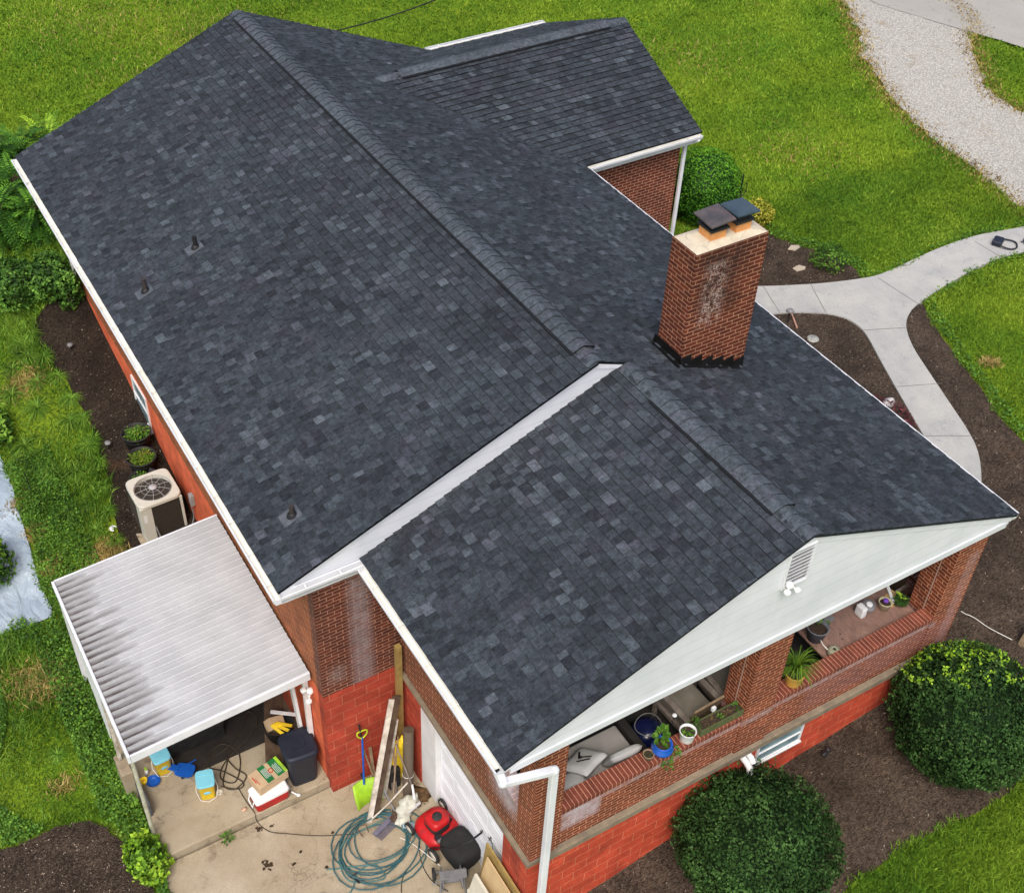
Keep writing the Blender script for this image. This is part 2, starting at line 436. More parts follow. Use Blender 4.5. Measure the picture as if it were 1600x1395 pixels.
tarp = smooth_poly(GP([(-60,660),(-5,700),(15,750),(30,800),(48,862),(62,920),(88,962),(60,975),(25,985),(-50,1010)]), 1)

patch_lawn_extent = None
# base lawn sheet: fine near, coarse far
def ground_sheet():
    xs = np.concatenate([np.linspace(-160, -24, 12), np.arange(-22, 38.1, .5), np.linspace(40, 200, 12)])
    ys = np.concatenate([np.linspace(-80, -14, 8), np.arange(-12, 46.1, .5), np.linspace(48, 260, 14)])
    X, Y = np.meshgrid(xs, ys); Z = gz_np(X, Y)
    # keep the sheet below the sunken driveway and patio
    k = (X > -7.35) & (X < -2.9) & (Y > -6) & (Y < 8.2); Z[k] = np.minimum(Z[k], -5.45)
    k = (X > -4.2) & (X < 4.5) & (Y > .4) & (Y < 16.2); Z[k] = -5.6
    k = (X > 4.4) & (X < 7.3) & (Y > 11.4) & (Y < 16.4); Z[k] = -3.6
    for b_ in (bedA, bedB, bedC, bedL, bedM, gravel, road, walk, tarp): Z[inside(b_, X, Y)] -= .12
    nx = len(xs); ny = len(ys); idx = np.arange(nx*ny).reshape(ny, nx)
    F = np.stack([idx[:-1, :-1], idx[:-1, 1:], idx[1:, 1:], idx[1:, :-1]], -1).reshape(-1, 4)
    o = np_mesh('lawn_ground', np.stack([X.ravel(), Y.ravel(), Z.ravel()], -1), F, np.zeros(len(F)), M_lawn)
    for p in o.data.polygons: p.use_smooth = True
    o['kind'] = 'structure'
ground_sheet()
patch('garden_bed', bedA, M_mulch, .012, .2, .05, lump=.02)
patch('garden_bed', bedB, M_mulch, .010, .25, .06, lump=.03)
patch('garden_bed', bedC, M_mulch, .012, .2, .06, lump=.02)
patch('garden_bed', bedL, M_mulchdark, .012, .2, .08, lump=.03)
patch('garden_bed', bedM, M_mulch, .012, .2, .15, lump=.02)
patch('gravel_drive', gravel, M_gravel, .015, .3, .25, lump=.015)
patch('road', road, M_road, .03, .6, .05)
patch('footpath', walk, M_walk, .045, .25, thick=.12)
# saw-cut joints of the walk: thin grooves as dark strips
M_joint = pm('concrete_joint', (.16, .15, .13), rough=.95)
def joint(a, b, w_=.012):
    A = gr(*a); B = gr(*b); mb = MB(); n = 10; d = (B-A); d.z = 0; s_ = Vector((-d.y, d.x, 0)).normalized()*w_/2
    for i in range(n):
        p = A.lerp(B, i/n); q = A.lerp(B, (i+1)/n); p.z = gz(p.x, p.y)+.05; q.z = gz(q.x, q.y)+.05
        mb.face([p-s_, q-s_, q+s_, p+s_])
    mb.build('footpath_joint', M_joint, None, kind='structure')
for a, b in (((1192,450),(1217,490)),((1266,447),(1290,492)),((1371,437),(1434,478)),((1345,519),(1415,515)),((1400,607),(1471,602)),((1445,684),(1520,684)),((1522,380),(1562,404))): joint(a, b)

# driveway apron and patio slab
dz = -5.27
drv = [(-7.2,3.9),(-2.8,3.9),(-2.8,-5),(-7.9,-5),(-7.55,1.5),(-7.25,3.0)]
patch('driveway', drv, M_slab, 0, .5, .03, flat=dz, thick=.2)
mb = MB(); mb.box(-7.12, -4.2, 3.93, 8.3, -5.5, -5.1)
mb.build('patio_slab', M_slab, None, bevel=.02, kind='structure')
mb = MB(); mb.box(-7.0, -4.36, 6.2, 8.2, -5.1, -5.096); 

# ================================================================= HOUSE
XL, XR, YM, YF, HM = -4.85, 4.78, 3.72, 16.575, 1.96
WX, WXR = -4.36, 4.62                      # wall faces
SEAM = -2.9; ZS = -.2
house = thing('brick_house', 'red brick house with dark shingle gable roofs and raised painted block base', 'house', (0, 0, 0))
BST = [(0, 2, -3.92, -3.45, -3.2, -.35, .62, (.30, .26, .28), .16), (0, 2, -4.3, -3.9, -2.6, -2.1, .25, (.4, .36, .34), .15)]
FST = [(0, 2, -2.6, -1.9, -2.62, -2.08, .8, (.52, .46, .5), .1), (0, 2, -2.6, 4.2, -2.28, -2.1, .55, (.5, .44, .46), .07), (0, 2, 1.6, 4.6, -2.85, -2.2, .22, (.36, .22, .24), .12), (0, 2, 4.3, 4.6, -2.9, -.7, .3, (.42, .34, .36), .08)]
LST = [(1, 2, .3, 3.9, -.55, -.2, .5, (.5, .46, .5), .18), (1, 2, .35, 1.3, -2.6, -.3, .75, (.55, .52, .56), .35)]
M_brick = mat_brick()
M_brickN = mat_brick('brick_gable_wall', stains=BST)
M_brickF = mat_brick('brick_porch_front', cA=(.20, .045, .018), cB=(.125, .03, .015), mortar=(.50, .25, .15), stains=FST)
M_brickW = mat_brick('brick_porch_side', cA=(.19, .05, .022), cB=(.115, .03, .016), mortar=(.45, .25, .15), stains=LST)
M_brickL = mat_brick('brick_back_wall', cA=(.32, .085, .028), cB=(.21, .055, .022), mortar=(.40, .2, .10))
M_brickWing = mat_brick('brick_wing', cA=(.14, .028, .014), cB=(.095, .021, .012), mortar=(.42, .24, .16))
M_rowlock = mat_brick('brick_rowlock', cA=(.19, .05, .03), cB=(.13, .034, .021), mortar=(.50, .26, .17), bw=.0667, rh=1.0, ms=.005, off=0., loc=(0, .5, 0))
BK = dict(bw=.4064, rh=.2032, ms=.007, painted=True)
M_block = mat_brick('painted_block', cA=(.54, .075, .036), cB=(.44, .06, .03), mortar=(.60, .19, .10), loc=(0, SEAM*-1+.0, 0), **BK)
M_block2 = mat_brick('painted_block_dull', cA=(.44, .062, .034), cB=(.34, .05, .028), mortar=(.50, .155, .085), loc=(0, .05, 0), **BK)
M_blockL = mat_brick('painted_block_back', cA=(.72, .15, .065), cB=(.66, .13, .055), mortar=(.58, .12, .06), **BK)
M_ledge = pm('ledge_concrete', (.26, .21, .14), (.17, .14, .10), 5, .95, .5, 30)
M_white = pm('white_aluminium', (.74, .755, .78), (.63, .645, .67), 2.5, .45, .06, 14)
M_whitepaint = pm('white_paint', (.78, .78, .77), (.66, .67, .66), 3, .55, .1, 40)
M_ivory = pm('gutter_inside', (.86, .85, .78), (.78, .76, .67), 3, .6, .1)
M_black = pm('black_metal', (.012, .012, .013), (.02, .02, .022), 8, .5, .1)
M_dark = pm('dark_interior', (.02, .018, .017), (.012, .012, .012), 3, .9, .1)
M_shingle = mat_shingle()

# ---- brick walls
mb = MB()   # near gable wall of the main body (0 brick, 1 block)
mb.box(WX, -3.04, 3.8, 4.0, -2.75, ZS)
mb.build('gable_wall', M_brickN, house)
mb = MB(); mb.box(WX, -3.04, 3.8, 4.0, -5.4, -2.75); mb.build('foundation_wall', M_block2, house)
mb = MB(); mb.box(WX, WX+.2, 4.0, 16.3, -2.75, ZS); mb.build('back_wall', M_brickL, house)
mb = MB(); mb.box(WX, WX+.2, 4.0, 16.3, -5.4, -2.75); mb.build('foundation_wall', M_blockL, house)
mb = MB(); mb.box(WX+.2, 4.62, 16.1, 16.3, -5.4, ZS); mb.build('end_wall', M_brick, house)
mb = MB(); mb.box(4.42, 4.62, 4.0, 16.1, -5.4, ZS); mb.build('front_wall', M_brickWing, house)
mb = MB(); mb.box(-3.04, 4.62, 3.8, 4.0, -2.95, ZS); mb.build('porch_back_wall', M_brick, house)
mb = MB(); mb.box(4.62, 7.4, 11.2, 11.4, -4, ZS-.02); mb.box(7.2, 7.4, 11.4, 16.6, -4, ZS-.02); mb.box(4.62, 7.2, 16.4, 16.6, -4, ZS-.02)
mb.build('wing_wall', M_brickWing, house)
# porch
mb = MB()
mb.box(-3.04, -2.6, .13, .5, SEAM, ZS-.02)
mb.build('column', M_brickF, house, label='corner brick column beside the downspout')
mb = MB(); mb.box(.42, .98, .13, .57, SEAM, ZS-.02); mb.build('column', M_brickF, house)
mb = MB(); mb.box(4.05, 4.62, .13, .6, SEAM, ZS-.02); mb.build('column', M_brickF, house)
for x in (.42, 4.05): mb = MB(); mb.box(x-.004, x, .335, .35, -2.0, -.25); mb.build('column_joint', pm('pale_joint', (.5, .36, .3)), house)
mb = MB(); mb.box(-2.6, .42, .16, .33, SEAM, -2.09); mb.box(.98, 4.05, .16, .33, SEAM, -2.09); mb.build('porch_rail_wall', M_brickF, house)
mb = MB(); mb.box(-2.6, .42, .12, .36, -2.088, -1.99); mb.box(.98, 4.05, .12, .36, -2.088, -1.99); mb.build('rail_cap', M_rowlock, house, bevel=.004)
# porch side (garage side) wall with arched opening beside the corner column
mb = MB()
n = 14; top = [(-3.04, 1.0, ZS-.02)]
arc = []
for i in range(n+1):
    a = PI/2*i/n; arc.append((.50+ .5*math.sin(a), -2.08+.6*(1-math.cos(a))))   # y, z
prof = [(.501, SEAM)]+[(max(.501, y_), z_) for y_, z_ in arc]+[(1.0, ZS-.02), (3.8, ZS-.02), (3.8, SEAM)]
mb.prism([(-3.04, y_, z_) for y_, z_ in prof], (.2, 0, 0)); mb.build('porch_side_wall', M_brickW, house)
mb = MB(); mb.box(4.42, 4.62, .6, 3.8, SEAM, -2.09); mb.build('porch_rail_wall', M_brickF, house)
mb = MB(); mb.box(4.38, 4.66, .6, 3.8, -2.088, -1.99); mb.build('rail_cap', mat_brick('brick_rowlock_side', bw=1., rh=.0667, off=0.), house)
# porch slab edge / ledge
mb = MB(); mb.box(-3.10, -2.84, .10, 3.8, -2.995, SEAM-.002); mb.box(-2.84, 4.66, .07, .33, -3.03, SEAM-.002)
mb.build('concrete_ledge', M_ledge, house, bevel=.012)
mb = MB(); mb.box(-2.84, 4.42, .33, 3.8, -3.0, -2.92); mb.build('porch_floor', pm('porch_floor_paint', (.045, .04, .036), (.03, .028, .025), 3, .8), house)
mb = MB(); mb.box(-2.84, 4.62, .33, 3.72, -.25, -.2); mb.build('porch_ceiling', M_whitepaint, house)
# block base of the porch
mb = MB(); mb.box(-3.04, 4.62, .15, .35, -5.6, -3.031); mb.build('foundation_wall', M_block, house)
mb = MB()
mb.box(-3.04, -2.84, 3.27, 3.8, -5.4, -2.996); mb.box(-3.04, -2.84, .35, .8, -5.4, -2.996); mb.box(-3.04, -2.84, .8, 3.27, -3.17, -2.996)
mb.build('foundation_wall', M_block2, house)
mb = MB(); mb.box(4.42, 4.62, .35, 4.0, -5.4, -3.0); mb.build('foundation_wall', M_block, house)
# garage door (recessed) with sections
mb = MB()
for i in range(5):
    z0 = -5.27+.42*i; mb.box(-2.93, -2.88, .8, 3.27, z0+.004, min(z0+.414, -3.172))
M_door = pm('door_white', (.88, .89, .92), (.80, .82, .85), 2, .5, .05, dirt=(.6, .6, .58)); gd = mb.build('garage_door', M_door, house, bevel=.006)
mb = MB()
for i in range(5):
    for j in range(4):
        y0 = .88+j*.5; z0 = -5.27+.42*i
        mb.box(-2.935, -2.93, y0, y0+.4, z0+.08, min(z0+.34, -3.2))
mb.build('raised_panel', M_door, gd, bevel=.004)
mb = MB(); mb.box(-3.02, -2.93, 2.8, 3.268, -5.25, -3.172); mb.build('door_jamb', M_whitepaint, house, bevel=.004)
mb = MB(); mb.box(-2.99, -2.93, .802, .86, -5.25, -3.172); mb.build('door_jamb', M_whitepaint, house, bevel=.004)
mb = MB()
for (y0, z0, y1, z1) in ((1.32, -4.22, 1.27, -4.05), (1.27, -4.05, 1.24, -4.2), (1.36, -4.18, 1.2, -4.15), (1.22, -4.2, 1.2, -4.3)):
    mb.beam((-2.937, y0, z0), (-2.937, y1, z1), .006, .012)
mb.build('pen_scribble', M_black, gd)
# basement window on the front
M_glass = pm('window_glass', (.13, .22, .25), (.25, .36, .38), 3.5, .12, .02, 8, spec=.8)
def window(axis, plane, a0, a1, z0, z1, label=None, bars=0, muntin=False):
    mb = MB(); t = .035; d0, d1 = (plane-.03, plane+.02)
    def bx(p0, p1, q0, q1, m=0, e0=d0, e1=d1):
        if axis == 1: mb.box(p0, p1, e0, e1, q0, q1, m)
        else: mb.box(e0, e1, p0, p1, q0, q1, m)
    bx(a0, a1, z0, z0+t); bx(a0, a1, z1-t, z1); bx(a0, a0+t, z0+t, z1-t); bx(a1-t, a1, z0+t, z1-t)
    for i in range(bars): 
        zz = z0+(z1-z0)*(i+1)/(bars+1); bx(a0+t, a1-t, zz-.012, zz+.012)
    if muntin:
        c = (a0+a1)/2; bx(c-.015, c+.015, z0+t, z1-t, 0, d0+.006, d1)
    f = mb.build('window_frame', M_whitepaint, house, bevel=.004, label=label)
    mb = MB(); bx(a0+t, a1-t, z0+t, z1-t, 0, plane-.012, plane+.004); mb.build('pane', M_glass, f)
    mb = MB(); 
    if axis == 1: mb.box(a0-.02, a1+.02, plane-.045, plane-.001, z0-.035, z0-.002)
    else: mb.box(plane-.06, plane-.001, a0-.04, a1+.04, z0-.05, z0-.002)
    mb.build('sill', M_whitepaint, f)
window(1, .149, .93, 1.82, -3.56, -3.08, 'basement window in the painted block base', 1, False)
window(0, WX-.001, 11.7, 12.55, -3.62, -2.82, 'window in the back wall beside the planters', 1, False)
mb = MB(); mb.tube([(.62, .15, -3.12), (.62, .02, -3.12), (.62, -.06, -3.16), (.62, -.08, -3.24), (.62, -.08, -3.42)], .05, 12); mb.lathe([(.062, -3.42), (.062, -3.36), (.05, -3.36)], (.62, -.08, 0), 14)
mb.tube([(.72, .15, -3.1), (.72, .04, -3.1), (.72, -.02, -3.16)], .045, 12)
mb.build('vent_pipe', M_whitepaint, house)

# ---- soffits and gable siding
def mat_siding():
    s = NT('gable_siding'); X = s.xyz()
    w_ = s.math('FRACT', s.math('DIVIDE', X[2], .205))
    ln = s.ramp(w_, (0., 1.), (.07, .9), (.11, 0.))
    c = s.mix(s.ramp(s.noise(1.6, 4), (.35, 0.), (.65, 1.)), (.72, .73, .77), (.64, .655, .695))
    c = s.mix(s.math('MULTIPLY', ln, .17), c, (.2, .24, .25))
    c = s.mix(s.ramp(s.noise(5, 6, s.map(s.coord(), scale=(1, 1, .25)), rough=.75), (.58, 0.), (.8, .3)), c, (.4, .43, .42))
    return s.out(c, .5, s.bump(w_, .25, .012), .35)
M_siding = mat_siding()
HP0, HPX0, HP1, HPX1, XP, ZP = 1.714, .60, 1.755, .50, -3.634, -.03
mb = MB()   # porch gable face
mb.prism([(XP+.02, .02, ZP-.14), (4.74, .02, -.16), (4.74, .02, -.03), (HPX0, .02, HP0-.05), (XP+.02, .02, ZP-.03)], (0, .1, 0))
mb.box(XP+.1, 4.7, .0, .019, -.25, -.135)
pg = mb.build('gable_siding', M_siding, house, label='pale lap siding of the porch gable')
mb = MB()   # rake trims
for a, b in (((XP, 0, ZP-.02), (HPX0, 0, HP0-.03)), ((HPX0, 0, HP0-.03), (4.76, 0, -.02))):
    A = Vector(a); B = Vector(b); mb.prism([A+Vector((0, .0, 0)), B+Vector((0, .0, 0)), B+Vector((0, 0, -.13)), A+Vector((0, 0, -.13))], (0, .018, 0))
mb.build('rake_board', M_siding, house)
mb = MB()   # main gable sliver
mb.prism([(XL+.03, YM+.02, -.04), (-.03, YM+.02, HM-.05), (.45, YM+.02, HM-.05-.185), (.45, YM+.02, 1.2), (-3.6, YM+.02, -.3), (XL+.03, YM+.02, -.18)], (0, .06, 0))
mb.build('gable_siding', M_siding, house, label='narrow white siding strip between the two roofs')
mb = MB()
A = Vector((XL, YM, -.02)); B = Vector((0, YM, HM-.02)); mb.prism([A, B, B+Vector((.0, 0, -.10)), A+Vector((0, 0, -.10))], (0, .018, 0))
mb.prism([B, Vector((.5, YM, HM-.225)), Vector((.5, YM, HM-.30)), B+Vector((0, 0, -.10))], (0, .018, 0))
mb.build('rake_board', M_siding, house)
mb = MB(); mb.box(XL+.02, WX, 3.82, 16.5, -.24, -.19); mb.box(XL+.02, XP, YM+.02, 3.82, -.24, -.19)
mb.box(XP+.02, -3.04, .12, 3.8, -.26, -.2); mb.build('soffit', M_whitepaint, house)
mb = MB()
mb.box(XL+.0, XL+.02, YM+.02, 16.5, -.24, -.02); mb.box(XL+.02, XP+.02, YM-.02, YM, -.26, -.03); mb.box(XP, XP+.02, .05, YM-.02, -.26, -.05)
mb.build('fascia', M_white, house)
mb = MB(); mb.box(4.76, 4.78, 0.03, 10.98, -.24, -.02); mb.box(4.78, 7.6, 10.96, 10.98, -.24, -.03); mb.build('fascia', M_white, house)
mb = MB(); mb.box(4.62, 4.76, .05, 10.98, -.25, -.21); mb.box(4.62, 7.6, 10.98, 11.2, -.25, -.21); mb.box(7.4, 7.6, 11.2, 16.8, -.25, -.21); mb.build('soffit', M_white, house)

# gutters: channel with straps
def gutter(p0, p1, out, w_=.115, h=.09, lab=None):
    p0 = Vector(p0); p1 = Vector(p1); o_ = Vector(out); z = Vector((0, 0, 1)); mb = MB(); d = (p1-p0).normalized(); L = (p1-p0).length
    A = p0+o_*.002; 
    def strip(a, b, th, m):     # a,b offsets (out,z) line swept
        q = [(a[0], a[1]), (b[0], b[1])]
        P = [A+o_*q[0][0]+z*q[0][1], A+o_*q[1][0]+z*q[1][1]]
        e = Vector(((b[1]-a[1]), (b[0]-a[0]))).normalized()*th
        Q = [P[0]+o_*e.x+z*(-e.y), P[1]+o_*e.x+z*(-e.y)]
        mb.prism([P[0], P[1], Q[1], Q[0]], d*L, m)
    strip((0, -h), (w_*.72, -h), .004, 1)
    strip((w_*.72, -h), (w_, -h*.35), .004, 0)
    strip((w_, -h*.35), (w_, 0), .004, 0)
    strip((w_-.016, .004), (w_+.004, .004), .008, 0)
    strip((0, -h+.006), (w_*.70, -h+.006), .002, 1)
    strip((.001, -h), (.001, .0), .003, 1)
    for e in (p0, p1-d*.004):
        mb.prism([e+o_*0-z*h, e+o_*w_*.72-z*h, e+o_*w_-z*h*.35, e+o_*w_, e], d*.004, 0)
    n = max(2, int(L/.62))
    for i in range(n):
        q = p0+d*(L*(i+.5)/n+random.uniform(-.05, .05)); mb.prism([q+z*-.01, q+o_*w_+z*-.01, q+o_*w_+z*-.005, q+z*-.005], d*.016, 1)
    g = mb.build('gutter', [M_white, M_ivory], house, label=lab)
    return g
zg = -.045
gutter((XL, YM-.11, zg), (XL, YF+.0, zg), (-1, 0, 0))
gutter((XL, YM-.0, zg), (XP+.0, YM-.0, zg), (0, -1, 0), .11)
gutter((XP, -.02, zg-.03), (XP, YM-.11, zg-.03), (-1, 0, 0))
gutter((4.78, .0, zg), (4.78, 10.9, zg), (1, 0, 0), .10)
gutter((4.72, 10.95, zg), (7.66, 10.95, zg), (0, -1, 0), .10)
gutter((4.5, 16.885, .03), (7.66, 16.885, .03), (0, 1, 0), .13)
def downspout(pts, lab=None, w_=.078, h=.062):
    mb = MB()
    for a, b in zip(pts[:-1], pts[1:]):
        a = Vector(a); b = Vector(b); d = (b-a).normalized(); mb.beam(a-d*.02, b+d*.02, w_, h, up=(0, 1, 0) if abs(d.z) > .9 else (0, 0, 1))
    for p in pts[1:-1]: mb.ell(p, (w_*.66, w_*.62, w_*.66), seg=12, rings=8)
    mb.build('downspout', M_white, house, bevel=.008, label=lab)
E_ = at(866, 1203, 1, -.1); downspout([(-3.69, .02, -.14), (-3.67, -.06, -.26), tuple(E_), (E_.x, -.1, -5.0), (E_.x, -.3, -5.1)], 'white downspout elbowing across the corner column', .1, .08)
downspout([(7.58, 10.88, -.13), (7.47, 11.14, -.3), (7.45, 11.14, -3.05)])
downspout([(-4.91, 15.7, -.13), (-4.44, 15.75, -.4), (-4.42, 15.75, -2.6)])
downspout([(4.84, .25, -.13), (4.68, .3, -.4), (4.68, .3, -3.6)])
mb = MB(); mb.box(-3.72, -3.66, .0, .06, -.127, -.118); mb.build('gutter_outlet', M_black, house)
# elbow outlet seen at the far right corner
# ---- roofs of individual shingle tabs
rng = random.Random(3)
def roof_patch(name, e0, e1, r0, r1, up, expo=.143, thick=.03, lab=None, twmin=.08, twmax=.21):
    """e0-e1 eave, r0-r1 ridge (bilinear patch); up = outward normal"""
    e0, e1, r0, r1 = map(Vector, (e0, e1, r0, r1)); up = Vector(up).normalized()
    H = ((r0-e0).length+(r1-e1).length)/2; nc = int(round(H/expo)); mb = MB()
    def P(u, v): return e0.lerp(e1, u).lerp(r0.lerp(r1, u), v)
    bl = .02 if 'porch roof' in (lab or '') else .001
    mb.add([e0-up*thick, e1-up*thick, r1-up*thick, r0-up*thick, e0-up*bl, e1-up*bl, r1-up*bl, r0-up*bl], [(0, 1, 2, 3), (4, 5, 6, 7), (0, 4, 5, 1), (1, 5, 6, 2), (3, 7, 4, 0)], 0, .02)
    L = (e1-e0).length
    for c in range(nc):
        v0 = c/nc; v1 = (c+1)/nc; x = -rng.random()*.3; hi = rng.random() < .5
        run = rng.random()
        while x < L:
            wd = rng.uniform(twmin, twmax); a = max(0, x)/L; b = min(L, x+wd-.002)/L; x += wd
            if b <= a: continue
            hi = not hi if rng.random() < .85 else hi
            t = min(1, max(.2, rng.gauss(.43 if hi else .33, .075)+(rng.uniform(.1, .3) if rng.random() < .16 else 0)))
            h0 = .027 if hi else .018; h1 = .002
            vj = v0+(rng.uniform(-.02, .02))/nc
            q = [P(a, vj)+up*h0, P(b, vj)+up*h0, P(b, v1)+up*h1, P(a, v1)+up*h1]
            g = [P(a, vj)-up*.012, P(b, vj)-up*.012, P(b, v1)-up*.012, P(a, v1)-up*.012]
            mb.add(q+g, [(0, 1, 2, 3)], 0, t)
            mb.add(q+g, [(4, 5, 1, 0)], 0, .0); mb.add(q+g, [(5, 6, 2, 1), (7, 4, 0, 3)], 0, .16)  # tab fronts and slits toned dark: course shadow lines put into the colour
    return mb.build(name, M_shingle, house, label=lab)
sN = (-HM/4.85*1, 0, 1)
roof_patch('roof_slope', (XL-.02, YM-.03, -.01), (XL-.02, YF+.03, -.01), (0, YM-.03, HM), (0, YF+.03, HM), (-.404, 0, 1), lab='large rear slope of the main roof with vent pipes')
roof_patch('roof_slope', (XR+.02, YM, -.008), (XR+.02, YF+.03, -.008), (0, YM, HM), (0, YF+.03, HM), (.41, 0, 1), lab='front slope of the main roof')
roof_patch('roof_slope', (XR+.02, -.04, -.008), (XR+.02, YM, -.008), (HPX0, -.04, HP0), (HPX1, YM, HP1), (.41, 0, 1), lab='front slope of the porch roof')
roof_patch('roof_slope', (XP-.02, -.04, ZP-.008), (XP-.02, YM+.05, ZP-.008), (HPX0, -.04, HP0), (HPX1, YM+.05, HP1), (-.42, 0, 1), lab='rear slope of the porch roof')
WY, WH = 13.9, 1.27
roof_patch('roof_slope', (3.4, 10.93, -.008), (7.69, 10.93, -.008), (1.5, WY, WH), (7.69, WY, WH), (0, -.43, 1), lab='near slope of the wing roof')
roof_patch('roof_slope', (3.4, 16.89, -.008), (7.69, 16.89, -.008), (1.5, WY, WH), (7.69, WY, WH), (0, .43, 1), lab='far slope of the wing roof')
# ridge caps and raised ridge vents
def ridge(name, a, b, sl, sr, side, half=.15, lift=.0, exp_=.19, vent=False):
    a = Vector(a); b = Vector(b); d = (b-a).normalized(); L = (b-a).length; side = Vector(side); z = Vector((0, 0, 1)); mb = MB()
    n = int(L/exp_)
    prof = []
    for k in range(-5, 6):
        u = k/5*half; s_ = sl if u < 0 else sr
        rr = -abs(u)*s_
        if abs(u) < half*.45: rr = -half*.45*s_+(-half*.0)+ (half*.45*s_)*(1-(abs(u)/(half*.45))**2)*.75
        prof.append((u, rr))
    for i in range(n):
        p = a+d*(L*i/n); q = a+d*(L*(i+1)/n+.02); h0, h1 = .024+lift, .012+lift; t = min(1, max(.1, rng.gauss(.68, .03)))
        A = [p+side*u+z*(r_+h0) for u, r_ in prof]; B = [q+side*u+z*(r_+h1) for u, r_ in prof]
        C = [p+side*u+z*(r_+h0-.009) for u, r_ in prof]
        m_ = len(prof)
        mb.add(A+B, [(j, m_+j, m_+j+1, j+1) for j in range(m_-1)], 0, t, True)
        mb.add(A+C, [(m_+j, j, j+1, m_+j+1) for j in range(m_-1)], 0, .1)
    for sgn, s_ in ((-1, sl), (1, sr)):   # side skirts
        p = a+side*sgn*half+z*(-half*s_); q = b+side*sgn*half+z*(-half*s_)
        mb.face([p+z*(.02+lift), q+z*(.02+lift), q-z*.02, p-z*.02], 0, .22)
    o = mb.build(name, M_shingle, house)
    if vent:
        mb = MB()
        for sgn, s_ in ((-1, sl), (1, sr)):
            for j, hh in enumerate((.038,)):
                p = a+side*sgn*(half+.012-.004*j)+z*(-half*s_+hh); q = b+side*sgn*(half+.012-.004*j)+z*(-half*s_+hh)
                mb.beam(p, q, .026, .016)
        mb.build('vent_edge', M_black, o)
    return o
ridge('ridge_cap', (0, YM+.0, HM), (0, YF+.03, HM), .404, .41, (1, 0, 0), .155)
ridge('ridge_vent', (0, 4.05, HM), (0, 16.3, HM), .404, .41, (1, 0, 0), .172, .04, vent=True)
ridge('ridge_cap', (HPX0-.0, -.04, HP0), (HPX1, YM-.02, HP1), .42, .41, (1, 0, 0), .155)
ridge('ridge_vent', (HPX0-.01, .5, HP0), (HPX1+.02, 2.95, HP1-.01), .42, .41, (1, 0, 0), .172, .04, vent=True)
ridge('ridge_cap', (7.69, WY, WH), (1.75, WY, WH), .43, .43, (0, 1, 0), .155)
ridge('ridge_vent', (7.2, WY, WH), (2.25, WY, WH), .43, .43, (0, 1, 0), .172, .04, vent=True)
mb = MB()   # wing gable end
mb.prism([(7.5, 10.98, -.2), (7.5, 16.82, -.2), (7.5, WY, WH-.04)], (.1, 0, 0)); mb.build('gable_siding', M_siding, house)
mb = MB(); mb.prism([(XL+.1, 16.42, -.2), (4.7, 16.42, -.2), (0, 16.42, HM-.05)], (0, .1, 0)); mb.build('gable_siding', M_siding, house)

# plumbing vents
def roof_z(x): return HM+.404*x
M_lead = pm('vent_flashing', (.10, .11, .125), (.06, .068, .08), 9, .6, .1)
M_rust = pm('rusty_pipe', (.05, .038, .034), (.03, .026, .025), 20, .8, .3)
for (px, py), hh, mt in (((306, 388), .24, M_black), ((228, 456), .26, M_rust), ((457, 806), .2, M_rust)):
    # solve position on slope
    d = CF+CR*(px-PPX)/FPX-CU*(py-PPY)/FPX; nn = np.array([-.404, 0, 1]); tt = (HM-CAM@nn)/(d@nn); p = Vector(CAM+d*tt)
    mb = MB(); R = Matrix.Rotation(-math.atan(.404), 3, 'Y')
    mb.obox(p+Vector((-.03, 0, .012)), (.3, .24, .008), R)
    fl = mb.build('vent_flashing', M_lead, house)
    mb = MB(); mb.lathe([(.085, -.01), (.075, .03), (.052, .07), (.045, .075)], p, 18); mb.build('boot', M_black, fl)
    mb = MB(); mb.tube([p+Vector((0, 0, -.02)), p+Vector((0, 0, hh))], .038, 14); mb.lathe([(.030, hh+.001), (.028, hh-.01)], p, 14); mb.build('vent_pipe', mt, house)

# ---- chimney
M_brickC = mat_brick('brick_chimney', cA=(.13, .028, .013), cB=(.075, .018, .010), mortar=(.38, .19, .11),
  stains=[(0, 2, 1.3, 2.9, 2.75, 3.4, .55, (.022, .012, .010), .4), (0, 2, 1.45, 2.45, 1.95, 3.3, .85, (.020, .013, .012), .3)], speck=(1.62, 2.12, 1.85, 3.02))
CX0, CX1, CY0, CY1, CZ = 1.47, 2.70, 3.71, 4.25, 3.2
mb = MB(); mb.box(CX0, CX1, CY0, CY1, .6, CZ); ch = mb.build('chimney', M_brickC, house)
mb = MB(); mb.add([(CX0+.01, CY0+.01, CZ), (CX1-.01, CY0+.01, CZ), (CX1-.01, CY1-.01, CZ), (CX0+.01, CY1-.01, CZ), (CX0+.2, CY0+.12, CZ+.035), (CX1-.2, CY0+.12, CZ+.035), (CX1-.2, CY1-.12, CZ+.035), (CX0+.2, CY1-.12, CZ+.035)],
  [(0, 1, 5, 4), (1, 2, 6, 5), (2, 3, 7, 6), (3, 0, 4, 7), (4, 5, 6, 7)])
